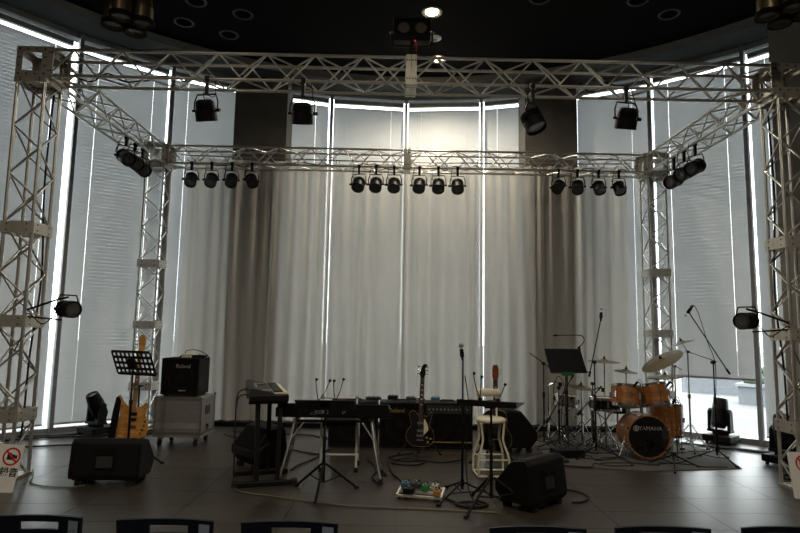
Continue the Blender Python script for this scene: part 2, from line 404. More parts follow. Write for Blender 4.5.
for x, y, txt in ((-2.419, 7.942, 'unlit round downlight right of the left lamp cluster, nearest the middle'), (-3.358, 8.2, 'unlit round downlight closest to the left lamp cluster'), (-2.787, 8.54, 'unlit round downlight lowest in view above the left of the front truss'), (-2.99, 7.634, 'unlit round downlight at the top edge beside the left lamp cluster'), (3.63, 7.688, 'unlit round downlight left of the right lamp cluster'), (3.055, 7.364, 'unlit round downlight cut by the top edge on the right'), (1.728, 7.37, 'unlit round downlight at the very top edge right of the lit one')):
    downlight(x, y, 0, txt)
downlight(.296, 7.776, 70, 'glowing warm downlight above the twin spotlight box')
downlight(.49, 9.19, 260, 'glowing downlight peeping over the top chord of the front truss')
for x, y, txt in ((-3.2, 1.6, 'front left'), (0, 1.2, 'front middle'), (3.2, 1.6, 'front right'), (-1.8, -.8, 'rear left'), (1.8, -.8, 'rear right')):
    downlight(x, y, 165, 'glowing downlight over the audience, %s of five' % txt)
t = thing('smoke_detector', (.391, 8.506, 6.01), 'small white round smoke detector right of the twin spotlight box', 'detector')
MB().lathe([(0, -.035), (.05, -.033), (.075, -.018), (.1, -.01), (.1, 0)], 20).build('cover', 'white', t)
MB().lathe([(0, -.055), (.03, -.05), (.035, -.03)], 14).build('sensor', 'rail', t)
# ================================================================== THE TRUSS RIG
TW, TZ = .2836, 4.2412            # chord spacing, beam centre height
HW = TW/2
_br = {}
def truss(name, p, q, n, txt, group, collars=(), ends=(1, 1), base=False):
    """square lattice beam from p to q with n zigzag bays a face"""
    p, q = Vector(p), Vector(q); L = (q-p).length; d = (q-p).normalized()
    t = thing(name, p, txt, 'truss', group)
    up = Vector((0, 0, 1)) if abs(d.z) < .9 else Vector((0, 1, 0))
    R = frame(d, up)                                  # local z along the beam
    t.rotation_mode = 'QUATERNION'; t.rotation_quaternion = R.to_quaternion()
    ch = MB().tube((0, 0, 0), (0, 0, L), .018, n=8).mesh('chord', 'alu')
    for i in (-1, 1):
        for j in (-1, 1): inst('chord', ch, t, Matrix.Translation((i*HW, j*HW, 0)))
    step = L/n
    bl = round(math.hypot(step, TW), 4)
    if bl not in _br: _br[bl] = MB().tube((0, 0, 0), (0, 0, bl), .0105, n=6, cap=False).mesh('brace', 'alu')
    for fc in range(4):
        for k in range(n):
            s = -1 if (k+fc) % 2 else 1
            a, b = (s*HW, -s*HW)
            if fc == 0: A, B = (a, HW, k*step), (b, HW, (k+1)*step)
            elif fc == 1: A, B = (a, -HW, k*step), (b, -HW, (k+1)*step)
            elif fc == 2: A, B = (HW, a, k*step), (HW, b, (k+1)*step)
            else: A, B = (-HW, a, k*step), (-HW, b, (k+1)*step)
            A, B = Vector(A), Vector(B); mt = frame(B-A).to_4x4(); mt.translation = A
            inst('brace', _br[bl], t, mt)
    o = HW+.022
    def collar(z0, z1, nm='collar'):
        m = MB()
        for s in (-1, 1):
            m.box((s*o, 0, (z0+z1)/2), (.012, 2*o, z1-z0)); m.box((0, s*o, (z0+z1)/2), (2*o-.012, .012, z1-z0))
        c = m.build(nm, 'aluplate', t)
        b = MB()
        for s in (-1, 1):
            for e in (-.1, .1):
                for f_ in (.25, .75):
                    zz = z0+(z1-z0)*f_
                    b.box((s*(o+.007), e, zz), (.006, .014, .014)); b.box((e, s*(o+.007), zz), (.014, .006, .014))
        b.build('bolts', 'bolt', c)['kind'] = 'stuff'
    if ends[0]: collar(.0, .055, 'end_plate')
    if ends[1]: collar(L-.055, L, 'end_plate')
    for z in collars: collar(z-.06, z+.06)
    if base:
        MB().box((0, 0, .012), (.33, .33, .024)).build('base_plate', 'aluplate', t)
    return t
XB, YF, YB = 3.995, 6.0, 9.157
c = XB-.165
g = 'beams of the lighting truss'
truss('truss_beam', (-c, YF, TZ), (-.035, YF, TZ), 15, 'left half of the long front truss beam, nearest the viewer', g)
truss('truss_beam', (-.03, YF, TZ), (c, YF, TZ), 15, 'right half of the long front truss beam, nearest the viewer', g)
truss('truss_beam', (-c, YB, TZ), (.0, YB, TZ), 15, 'left half of the back truss beam before the curtains', g)
truss('truss_beam', (.005, YB, TZ), (c, YB, TZ), 15, 'right half of the back truss beam before the curtains', g)
truss('truss_beam', (-XB, YF+.165, TZ), (-XB, YB-.165, TZ), 11, 'left side truss beam running from front to back', g)
truss('truss_beam', (XB, YF+.165, TZ), (XB, YB-.165, TZ), 11, 'right side truss beam running from front to back', g)
g = 'towers of the lighting truss'
for x, y, txt in ((-XB, YF, 'front left truss tower behind the white sign'), (XB, YF, 'front right truss tower at the right edge'), (-XB, YB, 'back left truss tower behind the grey road case'), (XB, YB, 'back right truss tower behind the drum kit')):
    truss('truss_tower', (x, y, 0), (x, y, TZ-.165), 16, txt, g, collars=(.61, 1.54, 2.49), base=True, ends=(0, 1))
# corner blocks: six windowed plates
po = .165; bw = .065
pm = MB()
for s in (-1, 1):
    pm.box((s*(po-bw/2), 0, 0), (bw, 2*po, .008)); pm.box((0, s*(po-bw/2), 0), (2*po-2*bw, bw, .008))
pm = pm.mesh('plate', 'aluplate')
bm_ = MB()
for s in (-1, 1):
    for e in (-.13, -.045, .045, .13): bm_.lathe([(0, .006), (.009, .006), (.009, 0)], 8, Matrix.Translation((s*(po-.03), e, .003))); bm_.lathe([(0, .006), (.009, .006), (.009, 0)], 8, Matrix.Translation((e, s*(po-.03), .003)))
bm_ = bm_.mesh('bolts', 'bolt')
for x, y, txt in ((-XB, YF, 'front left'), (XB, YF, 'front right'), (-XB, YB, 'back left'), (XB, YB, 'back right')):
    t = thing('truss_corner_block', (x, y, TZ), 'open aluminium corner cube joining the %s beams and tower' % txt, 'truss', 'corner cubes of the lighting truss')
    for d in ((1, 0, 0), (-1, 0, 0), (0, 1, 0), (0, -1, 0), (0, 0, 1), (0, 0, -1)):
        mt = frame(d, Vector((0, 0, 1)) if abs(d[2]) < .9 else Vector((0, 1, 0))).to_4x4(); mt.translation = Vector(d)*(po-.004)
        o = inst('plate', pm, t, mt); inst('bolts', bm_, o, Matrix.Identity(4))['kind'] = 'stuff'
# ------------------------------------------------------------------ lamps
def par(loc, drop, dirv, r, L, txt, group, pan=None, body='black', name='stage_lamp', hot=False, cable=1, clamp=True):
    """can lamp on a U yoke, hung from loc; beam along dirv"""
    t = thing(name, loc, txt, 'stage lamp', group); d = Vector(dirv).normalized()
    c = Vector((0, 0, -drop)); R = frame(d).to_4x4(); R.translation = c
    m = MB(); m.lathe([(0, -.5*L), (.55*r, -.5*L), (.8*r, -.42*L), (.88*r, -.2*L), (.9*r, 0), (1.0*r, .04*L), (1.0*r, .5*L), (.92*r, .5*L), (.9*r, .4*L)], 20, R)
    b = m.build('can', body, t)
    MB().lathe([(0, .415*L), (.5*r, .43*L), (.91*r, .4*L)], 20, R).build('lens', 'lens', t)
    fin = MB()
    for k in range(3): fin.lathe([(.86*r, (-.34+.1*k)*L), (.99*r, (-.34+.1*k)*L), (.99*r, (-.31+.1*k)*L), (.86*r, (-.31+.1*k)*L)], 20, R)
    fin.build('cooling_fins', 'lamphot' if hot else body, t)
    pa = math.atan2(d.y, d.x)-PI/2 if pan is None else pan
    sx = Vector((math.cos(pa), math.sin(pa), 0)); w_ = r+.018; top = c+Vector((0, 0, min(drop-.05, r+.06)))
    MB().path([c+sx*w_, c+sx*w_+Vector((0, 0, (top.z-c.z)*.55)), top+sx*w_*.8, top-sx*w_*.8, c-sx*w_+Vector((0, 0, (top.z-c.z)*.55)), c-sx*w_], .008, 6).build('yoke', 'black', t)
    MB().tube(c+sx*(w_-.02), c+sx*(w_+.03), .018, n=10).build('knob', 'black', t)
    MB().tube(c-sx*(w_-.02), c-sx*(w_+.018), .014, n=10).build('knob', 'black', t)
    if clamp:
        MB().box((0, 0, (top.z-.01)/2), (.035, .035, -top.z+.0)).box((0, 0, .0), (.045, .06, .05)).build('clamp', 'black', t, bevel=.004)
    if cable:
        bk = c-d*L*.5
        MB().path([bk, bk-d*.05+Vector((0, 0, .02)), bk+sx*.09+Vector((0, 0, .02)), top+sx*.1+Vector((0, 0, .02)), Vector((0, .03, .03))+sx*.07], .005, 5, 4).build('lamp_cable', 'rubber', t)
    return t
zc = TZ-HW; yb = YB-HW; yf = YF-HW
ordn = ['first', 'second', 'third', 'fourth']
for grp, xs, dirs in (('left end of the', (-3.409, -3.09, -2.772, -2.454), ((.05, -.55, -.8), (0, -.6, -.8), (.1, -.65, -.75), (.35, -.65, -.65))),
                      ('right end of the', (2.417, 2.723, 3.062, 3.385), ((-.45, -.65, -.6), (-.2, -.6, -.75), (0, -.6, -.8), (.05, -.5, -.85)))):
    for k in range(4):
        par((xs[k], yb, zc), .262, dirs[k], .092, .2, 'can lamp %s from left of four at the %s back truss' % (ordn[k], grp), 'lamps on the back truss', cable=1)
for grp, xs in (('just left', (-.761, -.489, -.201)), ('just right', (.2, .504, .809))):
    for k in range(3):
        par((xs[k], yb, zc), .285, ((-.12+.04*k), -.6, -.8), .1, .2, 'shiny-topped can lamp %s of three %s of the back truss centre' % (ordn[k], grp), 'lamps on the back truss', hot=True)
for k, (x, z, txt) in enumerate(((-2.167, 3.756, 'black lamp under the front truss before the left window, leftmost of four'), (-1.161, 3.745, 'black lamp under the front truss beside the left column, second from left'), (1.25, 3.721, 'black lamp under the front truss before the right column, third from left'), (2.236, 3.764, 'black lamp under the front truss before the right window, rightmost of four'))):
    par((x, yf, zc), zc-z, ((.06, .35, -.9), (0, .3, -.95), (.3, -.3, -.9), (-.05, .35, -.9))[k], .112, .22, txt, 'lamps on the front truss')
for k, (y, z) in enumerate(((7.85, 3.83), (8.13, 3.84), (8.38, 3.82))):
    par((-XB+HW-.06, y, zc), zc-z, (.62, -.55, -.42), .1, .25, 'black can lamp under the left side truss, %s from the viewer' % ordn[k], 'lamps on the left side truss')
for k, (y, z) in enumerate(((7.6, 3.78), (7.9, 3.78), (8.2, 3.75))):
    par((XB-HW+.02, y, zc), zc-z, (-.75, -.45, -.38), .1, .26, 'black can lamp under the right side truss, %s from the viewer' % ordn[k], 'lamps on the right side truss')
# lamps clamped sideways to the front towers
for s, x, txt in ((-1, -3.455, 'black lamp on an arm of the front left tower'), (1, 3.43, 'black lamp on an arm of the front right tower')):
    t = par((x, 5.9, 1.86), .19, ((-s)*.85, -.5, -.05), .086, .22, txt, 'side lamps on the truss towers', cable=0, clamp=False)
    xe = s*(XB-HW) - x
    MB().path([(0, 0, -.07), (s*.12, 0, -.1), (xe, -.03, -.21)], .011).path([(s*.05, .0, -.3), (xe, -.03, -.27)], .009).build('mounting_arm', 'black', t)
    MB().path([(s*.1, 0, -.2), (s*.16, -.02, -.3), (s*.24, -.02, -.34), (xe*.95, -.04, -.24), (xe, -.05, -.45), (xe+s*.06, -.06, -.62)], .006, 5, 4).build('lamp_cable', 'rubber', t)
# twin spotlight box on the front truss
t = thing('twin_spotlight', (-.03, YF-HW, TZ+HW), 'black twin spotlight box mounted on top of the front truss centre', 'spotlight')
MB().box((0, 0, .265), (.39, .17, .23)).build('housing', 'black', t, bevel=.012)
MB().box((0, -.01, .386), (.40, .19, .012)).build('top_plate', 'panel', t)
for s in (-1, 1):
    MB().lathe([(.07, .0), (.07, .02), (.06, .022), (.056, .008)], 20, Matrix.Translation((s*.09, -.085, .28)) @ Matrix.Rotation(PI/2, 4, 'X')).build('bezel', 'panel', t)
    MB().disc((s*.09, -.100, .28), .058, (0, -1, 0)).build('lens', 'spotlens', t)
    MB().tube((s*.19, 0, .28), (s*.24, 0, .28), .014, n=10).build('knob', 'chrome', t)
MB().path([(-.215, 0, .29), (-.215, 0, .15), (-.17, 0, .125), (.17, 0, .125), (.215, 0, .15), (.215, 0, .29)], .011).build('yoke', 'black', t)
MB().box((0, 0, .08), (.04, .04, .18)).build('clamp', 'black', t)
MB().box((.03, -.09, .142), (.016, .012, .010)).build('indicator', 'redled', t)
MB().path([(.03, -.06, .145), (.05, -.06, .11), (.045, -.05, .04)], .006).build('red_wire', 'red', t)
# clusters of bronze lamps hung from the ceiling
def cluster(pts, side):
    cx = sum(p[0] for p in pts)/4; cy_ = sum(p[1] for p in pts)/4
    t = thing('lamp_mount', (cx, cy_, 6.01), 'dark hanging mount holding the bronze lamps at top %s' % side, 'mount', 'hanging lamp mounts')
    MB().tube((0, 0, 0), (0, 0, -1.0), .03, n=10).build('pole', 'blackmat', t)
    m = MB()
    for p in pts: m.bar((0, 0, -1.02), (p[0]-cx, p[1]-cy_, -1.02), .05, .05)
    m.build('arms', 'blackmat', t)
    MB().box((0, 0, -.95), (.16, .16, .16)).build('junction_box', 'black', t, bevel=.01)
    MB().box((.16, -.03, -.93), (.07, .05, .2)).build('ballast_box', 'brass', t, bevel=.008)
    MB().tube((.24, -.05, -1.04), (.24, -.05, -.8), .016, n=8).build('rod', 'brass', t)
    MB().path([(.08, 0, -.95), (.2, .08, -1.0), (.28, .02, -.95), (.12, -.1, -.85)], .01, 5, 4).build('wire', 'rubber', t)
    for k, p in enumerate(pts):
        l = thing('ceiling_lamp', (p[0], p[1], 5.0), 'bronze can lamp, %s in the ceiling cluster at top %s' % (('nearest left', 'nearest right', 'farthest left', 'farthest right')[k], side), 'lamp', 'bronze ceiling lamps')
        z = p[2]-5.0
        MB().lathe([(0, -.06), (.04, -.07), (.075, z+.24), (.09, z+.17), (.095, z+.02), (.105, z+.02), (.105, z), (.09, z), (.085, z+.025)], 24).build('can', 'brass', l)
        MB().lathe([(.112, z+.045), (.112, z-.006), (.092, z-.006), (.092, z+.01)], 24).build('rim', 'blackmat', l)
        MB().lathe([(0, z+.014), (.092, z+.02)], 24).build('lens', 'lens', l)
        MB().tube((0, 0, -.07), (0, 0, .0), .02, n=8).build('stem', 'blackmat', l)
cluster([(-2.915, 5.459, 4.53), (-2.752, 5.584, 4.53), (-3.069, 5.617, 4.53), (-2.905, 5.749, 4.53)], 'left')
cluster([(3.331, 5.177, 4.53), (3.478, 5.016, 4.53), (3.525, 5.295, 4.53), (3.66, 5.14, 4.53)], 'right')
# cables lying on the beams
cab = [((-3.6, -2.9, -2.5, -2.2), YF, 'black cable drooping at the left end of the front truss'), ((-1.9, -1.6, -1.3, -1.16), YF, 'black cable drooping between the left lamps of the front truss'), ((1.25, 1.6, 1.95, 2.23), YF, 'black cable drooping between the right lamps of the front truss'),
       ((-3.5, -2.9, -2.3, -1.4), YB, 'black cable strung along the left of the back truss'), ((-.9, -.5, .3, .9), YB, 'black cable strung along the middle of the back truss'), ((2.0, 2.6, 3.1, 3.6), YB, 'black cable strung along the right of the back truss')]
for xs, y, txt in cab:
    rn = random.Random(len(txt)*3+int(y)); pts = []
    for k in range(13):
        u = k/12*3; i = min(int(u), 2); x = xs[i]+(xs[i+1]-xs[i])*(u-i)
        pts.append((x, y-HW+.05+rn.uniform(-.02, .05), zc+.035+rn.uniform(-.06, .04)))
    o = MB().path(pts, .009, 5, 4).build('power_cable', 'rubber'); tag(o, txt, 'cable', 'cables on the truss')
# cables hanging down inside the front towers
for s, txt in ((-1, 'black cable hanging down the front left tower'), (1, 'black cable hanging down the front right tower')):
    o = MB().path([(s*(XB-.1), YF+.1, 4.0), (s*(XB-.08), YF+.1, 3.0), (s*(XB-.12), YF+.12, 2.0), (s*(XB-.08), YF+.1, 1.2), (s*(XB-.1), YF+.05, .5), (s*(XB-.02), YF+.1, .03)], .011, 6, 5).build('power_cable', 'rubber'); tag(o, txt, 'cable', 'cables down the towers')
# ================================================================== THE STAGE EQUIPMENT
# ------------------------------------------------------------------ floor monitors
def wedge(loc, rz, txt, L=.62, k=1.0):
    t = thing('floor_monitor', loc, txt, 'stage monitor', 'floor monitors', rz=rz)
    pr = [(-.17, .05), (-.185, .10), (-.15, .385), (-.11, .425), (.03, .40), (.20, .20), (.20, .13), (.13, .045)]
    pr = [(a*k, b*k) for a, b in pr]
    Mx = Matrix(((0, 0, 1, 0), (1, 0, 0, 0), (0, 1, 0, 0), (0, 0, 0, 1)))       # profile (y,z) swept along x
    MB().prism(pr, -L/2+.03, L/2-.03, Mx).build('cabinet', 'tolex', t, bevel=.012)
    pe = [(a*.985, .012+b*.955) for a, b in pr]
    for s in (-1, 1): MB().prism(pe, min(s*(L/2-.03), s*L/2), max(s*(L/2-.03), s*L/2), Mx).build('end_cheek', 'black', t, bevel=.008)
    # handle cup in the back panel
    n = Vector((0, -1, .12)).normalized(); R = frame(n, Vector((0, 0, 1))).to_4x4(); R.translation = Vector((0, -.172*k, .245*k))
    m = MB()
    for s in (-1, 1):
        m.box((s*.085, 0, .0), (.014, .17, .022), R); m.box((0, s*.085, 0), (.184, .014, .022), R)
    m.build('handle_rim', 'black', t)
    MB().box((0, 0, -.004), (.156, .156, .012), R).build('handle_cup', 'panel', t)
    MB().box((0, .055, .012), (.156, .03, .02), R).build('handle_grip', 'blackmat', t, bevel=.004)
    d = Vector((0, .20, .17)).normalized(); R = frame(d).to_4x4(); R.translation = Vector((0, .115*k, .302*k))
    MB().box((0, 0, .004), (L-.1, .24*k, .01), R).build('grille', 'grille', t)
    for a in (-1, 1):
        MB().box((a*(L/2-.09), -.1*k, .026), (.07, .12, .052)).build('foot', 'rubber', t, bevel=.006)
        MB().box((a*(L/2-.09), .13*k, .026), (.07, .06, .052)).build('foot', 'rubber', t, bevel=.006)
    return t
wedge((-2.90, 5.9, 0), .04, 'black floor monitor at front left before the perforated music stand', .66, 1.02)
wedge((1.09, 5.34, 0), .75, 'black floor monitor at front centre right beside the white stool', .56, 1.02)
wedge((-1.62, 6.62, 0), 2.3, 'black floor monitor under the end-on keyboard', .52, 1.08)
wedge((1.40, 7.75, 0), -1.42, 'black floor monitor tipped behind the stool, beside the percussion', .50, 1.28)
# ------------------------------------------------------------------ moving heads
def moving_head(loc, rz, tilt, txt, k=1.0):
    t = thing('moving_head_light', loc, txt, 'moving light', 'moving head lights', rz=rz)
    MB().box((0, 0, .075*k), (.36*k, .32*k, .09*k)).build('base', 'black', t, bevel=.015)
    for a in (-1, 1):
        for b in (-1, 1): MB().tube((a*.13*k, b*.12*k, 0), (a*.13*k, b*.12*k, .03*k), .022, n=8).build('foot', 'rubber', t)
    MB().tube((0, 0, .12*k), (0, 0, .15*k), .1*k, n=16).build('turntable', 'blackmat', t)
    MB().box((0, 0, .165*k), (.30*k, .14*k, .035*k)).build('yoke_base', 'black', t, bevel=.008)
    for s in (-1, 1):
        MB().prism([(-.06*k, .15*k), (.06*k, .15*k), (.05*k, .42*k), (0, .455*k), (-.05*k, .42*k)], s*.125*k-.02*k, s*.125*k+.02*k, Matrix(((0, 0, 1, 0), (1, 0, 0, 0), (0, 1, 0, 0), (0, 0, 0, 1)))).build('yoke_arm', 'black', t, bevel=.008)
    R = Matrix.Translation((0, 0, .39*k)) @ Matrix.Rotation(tilt, 4, 'X')
    MB().lathe([(0, -.19*k), (.07*k, -.19*k), (.10*k, -.14*k), (.105*k, .05*k), (.09*k, .16*k), (.08*k, .20*k), (.07*k, .2*k), (.066*k, .185*k)], 18, R).build('lamp_head', 'black', t)
    MB().lathe([(0, .19*k), (.066*k, .186*k)], 18, R).build('lens', 'lens', t)
moving_head((-4.30, 8.36, 0), -.5, .5, 'black moving head light by the left window behind the bass guitar', 1.0)
moving_head((4.53, 8.45, 0), -.9, -.25, 'black moving head light before the right window behind the boom microphone', 1.06)
moving_head((4.50, 7.05, 0), -1.2, .1, 'black moving head light half hidden behind the front right tower', 1.0)
# ------------------------------------------------------------------ amps and road case
def lat_box(m, x, y, z): return m
t = thing('road_case', (-2.90, 7.88, 0), 'grey road case on castors under the black keyboard amplifier', 'case', rz=-.03)
MB().box((0, 0, .365), (.60, .5, .50)).build('body', 'caseface', t)
for nm, z in (('lid_band', .60), ('base_band', .165)):
    m = MB().box((0, -.253, z), (.61, .008, .035)).box((0, .253, z), (.61, .008, .035)).box((-.303, 0, z), (.008, .51, .035)).box((.303, 0, z), (.008, .51, .035)); m.build(nm, 'steel', t)
MB().box((0, 0, .125), (.62, .52, .025)).build('dolly', 'caseface', t)
for a in (-1, 1):
    for b in (-1, 1):
        MB().bar((a*.298, b*.248, .115), (a*.298, b*.248, .62), .022, .022).build('corner_edge', 'steel', t)
        MB().ball((a*.298, b*.248, .615), .022, 8).build('ball_corner', 'chrome', t)
        c_ = MB().box((a*.23, b*.19, .095), (.06, .05, .03)).build('caster', 'steel', t)
        MB().tube((a*.23-.014, b*.19-.02, .042), (a*.23+.014, b*.19-.02, .042), .042, n=14).build('wheel', 'rubber', c_)
MB().box((0, -.2525, .255), (.59, .006, .07)).build('name_strip', 'rail', t)
MB().box((.303, -.02, .44), (.008, .16, .11)).build('side_handle', 'panel', t); MB().box((.303, -.02, .22), (.008, .10, .07)).build('latch', 'chrome', t)
def amp(loc, w_, h, d, name, txt, rz=0, logo=None, panel='top', cones=1, z0=0, strip=False):
    t = thing(name, loc, txt, 'amplifier', 'stage amplifiers', rz=rz)
    MB().box((0, d/2+.012, h/2+z0), (w_, d-.024, h)).build('cabinet', 'tolex', t, bevel=.012)
    f = .025; ph = .11 if panel == 'top' else 0
    m = MB()
    for s in (-1, 1): m.box((s*(w_/2-f/2), .008, h/2+z0), (f, .024, h-.01))
    m.box((0, .008, h-f/2+z0), (w_-.05, .024, f)); m.box((0, .008, f/2+z0), (w_-.05, .024, f)); m.build('front_frame', 'black', t)
    MB().box((0, .014, (h-ph)/2+z0), (w_-2*f, .008, h-ph-2*f+.02)).build('grille', 'grille', t)
    for k in range(cones):
        cx_ = 0 if cones == 1 else (-.5+k)*w_*.44
        r = min((h-ph)*.36, w_*.36/cones*1.2)
        MB().lathe([(r, .0), (r*.97, .006), (r*.9, .002), (r*.35, -.004), (r*.3, .008), (0, .012)], 24, Matrix.Translation((cx_, .011, (h-ph)*.48+z0)) @ Matrix.Rotation(PI/2, 4, 'X')).build('speaker_cone', 'cone', t)
    if panel == 'top':
        MB().box((0, .006, h-f-ph/2+z0), (w_-2*f, .014, ph)).build('control_panel', 'panel', t)
        kn = MB().lathe([(.011, 0), (.010, .016), (0, .016)], 10).mesh('knob', 'silverprint')
        for k in range(11): inst('knob', kn, t, Matrix.Translation((-w_*.40+w_*.08*k, -.002, h-f-ph/2+z0)) @ Matrix.Rotation(PI/2, 4, 'X'))
    if strip: MB().box((0, -.006, .085), (w_-.03, .012, .014)).build('gold_trim', 'goldprint', t)
    for a in (-1, 1):
        for b in (0, 1): MB().box((a*(w_/2-.06), .05+b*(d-.1), z0-.006), (.045, .045, .03)).build('foot', 'rubber', t)
    if logo: text(logo[0], logo[1], logo[2], t, face_cam(*logo[3]), shear=.15)
    MB().path([(-.1, d*.5, h+z0), (-.08, d*.5, h+z0+.02), (.08, d*.5, h+z0+.02), (.1, d*.5, h+z0)], .012).build('carry_handle', 'rubber', t)
    return t
t = amp((-2.92, 7.67, .62), .49, .47, .40, 'keyboard_amplifier', 'black keyboard amplifier with silver lettering on the grey road case', rz=-.03, logo=('Roland', .068, 'silverprint', (.03, -.001, .385)), panel=None, z0=.02)
MB().box((.03, .008, .075), (.09, .006, .012)).build('model_badge', 'silverprint', t)
t = thing('adapter_box', (-2.88, 7.84, 1.112), 'small cream box on top of the keyboard amplifier', 'box'); MB().box((0, 0, .025), (.16, .1, .05)).build('body', 'ivory', t, bevel=.006)
MB().path([(-.05, 0, .05), (-.03, 0, .09), (.08, 0, .10), (.2, .02, .06), (.26, .02, .01)], .005, 5, 5).build('wire', 'rubber', t)
t = thing('direct_box', (-2.73, 7.82, 1.112), 'black flat effect box on top of the keyboard amplifier, right of the cream box', 'effect box'); MB().box((0, 0, .018), (.17, .12, .036)).build('body', 'black', t, bevel=.004); MB().lathe([(.01, 0), (.01, .014), (0, .014)], 8, Matrix.Translation((0, 0, .036))).build('knob', 'chrome', t)
t = amp((-.672, 7.76, 0), .64, .575, .38, 'bass_amplifier', 'black bass amplifier behind the white tubular stool, leftmost of three', logo=None, panel=None)
t = amp((-.045, 7.76, 0), .57, .575, .38, 'guitar_amplifier', 'black guitar amplifier with gold lettering, middle of three behind the black guitar', logo=('Roland', .075, 'goldprint', (-.065, .006, .475)), panel=None)
t = amp((.57, 7.74, 0), .63, .58, .36, 'guitar_amplifier', 'black guitar amplifier with gold trim and knob row, rightmost of three', strip=True, cones=2)
# odds and ends on the amplifiers
for x, y, w_, d, h, m_, nm, txt in ((-.42, 7.9, .2, .14, .03, 'black', 'effect_pedal', 'black pedal on the seam of the left and middle amplifiers'), (-.16, 7.93, .13, .09, .05, 'black', 'effect_pedal', 'black pedal on the middle amplifier, left one'), (.08, 7.92, .12, .1, .035, 'panel', 'effect_pedal', 'dark grey pedal on the middle amplifier, right one'), (.41, 7.9, .12, .08, .035, 'blue', 'effect_pedal', 'small blue pedal on the right guitar amplifier')):
    t = thing(nm, (x, y, .598 if x < .3 else .603), txt, 'pedal', 'pedals on the amplifiers', rz=.2*math.sin(9*x))
    MB().box((0, 0, h/2), (w_, d, h)).build('body', m_, t, bevel=.004)
    for s in (-1, 0, 1): MB().lathe([(.009, 0), (.009, .015), (0, .015)], 8, Matrix.Translation((s*w_*.3, 0, h))).build('knob', 'chrome', t)
# ------------------------------------------------------------------ stands
def tripod(t, r, h, n=3, a0=0., leg='black', tube=.009, hub=.018):
    for k in range(n):
        a = a0+2*PI*k/n; p = (r*math.cos(a), r*math.sin(a), .012)
        l = MB().path([(0.02*math.cos(a), .02*math.sin(a), h), p], tube).build('leg', leg, t)
        MB().path([(0, 0, h*.35), (.5*p[0], .5*p[1], h*.5+.006)], .006).build('leg_brace', leg, t)
        MB().tube((p[0]*.93, p[1]*.93, .016), (p[0]*1.05, p[1]*1.05, .012), .014, n=8).build('rubber_foot', 'rubber', l)
    MB().tube((0, 0, h-.03), (0, 0, h+.03), hub, n=10).build('hub', 'black', t)
def desk(t, z, w_, h, tilt, rz, perforated=False, off=(0, 0)):
    """music desk plate, tilt 0 = lying flat"""
    R = Matrix.Translation((off[0], off[1], z)) @ Matrix.Rotation(rz, 4, 'Z') @ Matrix.Rotation(tilt, 4, 'X')
    m = MB(); th = .005
    if perforated:
        nx, ny = 9, 4; cw, chh = w_/nx, h/ny
        for i in range(nx+1): m.box((-w_/2+cw*i, 0, 0), (.024, h, th), R)
        for j in range(ny+1): m.box((0, -h/2+chh*j, 0), (w_, .03, th*.98), R)
    else: m.box((0, 0, 0), (w_, h, th), R)
    m.build('desk', 'black', t)
    MB().box((0, -h/2, .022), (w_, .006, .05), R).build('lip', 'black', t)
    MB().box((0, 0, -.018), (.09, .12, .03), R).build('bracket', 'black', t)
def music_stand(loc, z, w_, h, tilt, rz, txt, perforated=False, foot=.36, a0=.5, off=(0, 0)):
    t = thing('music_stand', loc, txt, 'music stand', 'music stands')
    tripod(t, foot, .26, 3, a0, tube=.012); MB().tube((0, 0, .1), (0, 0, z*.62), .014, n=10).build('outer_tube', 'black', t)
    MB().path([(0, 0, z*.6), (off[0]*.9, off[1]*.9, z-.03)], .010).build('inner_tube', 'black', t)
    MB().tube((0, 0, z*.6), (0, 0, z*.64), .02, n=10).build('clutch', 'rubber', t)
    desk(t, z, w_, h, tilt, rz, perforated, off); return t
music_stand((-3.02, 6.5, 0), 1.108, .54, .27, 1.15, PI-.38, 'black perforated music stand before the honey bass guitar', True)
ms = music_stand((-.80, 5.62, 0), .80, .55, .33, .37, PI+.03, 'black music stand with flat desk before the long keyboard', a0=-1.65, foot=.34)
ms2 = music_stand((.70, 5.2, 0), .885, .52, .34, .03, -.42, 'black music stand with flat desk in front of the white stool', a0=-2.3, foot=.38)
ms3 = music_stand((2.22, 8.1, 0), 1.14, .56, .36, 1.1, .25, 'black solid music stand with gooseneck lamp beside the percussion', a0=.3, foot=.34)
def clip_light(loc, tips, txt):
    t = thing('clip_light', loc, txt, 'clip light', 'gooseneck clip lights')
    MB().box((0, 0, .012), (.035, .05, .03)).build('clip', 'black', t, bevel=.004)
    for p in tips:
        q = Vector(p); MB().path([(0, 0, .02), q*.4+Vector((q.x*.2, 0, .02)), q], .0045, 5, 4).build('gooseneck', 'black', t)
        MB().tube(q, q+Vector((.012, 0, .02)), .011, .014, n=8).build('lamp_tip', 'black', t)
clip_light((-.875, 5.66, .812), [(-.03, 0, .21), (.10, 0, .20)], 'twin gooseneck clip light, left one on the desk before the long keyboard')
clip_light((-.715, 5.66, .812), [(-.02, 0, .20), (.07, 0, .215)], 'twin gooseneck clip light, right one on the desk before the long keyboard')
clip_light((.62, 5.32, .897), [(-.06, 0, .23), (.01, 0, .20)], 'twin gooseneck clip light on the left of the desk by the stool')
clip_light((.77, 5.26, .897), [(.06, 0, .14)], 'single gooseneck clip light on the right of the desk by the stool')
t = thing('gooseneck_lamp', (2.44, 8.20, 1.29), 'black gooseneck lamp arched over the solid music stand', 'lamp')
MB().box((0, 0, .02), (.03, .05, .05)).build('clip', 'black', t, bevel=.004)
MB().path([(0, 0, .04), (.05, 0, .08), (.075, 0, .14), (.05, 0, .19), (-.02, 0, .205), (-.2, 0, .20), (-.33, 0, .195)], .007, 6, 5).build('gooseneck', 'black', t); MB().tube((-.30, 0, .196), (-.36, 0, .192), .011, .012, n=8).build('lamp_tip', 'black', t)
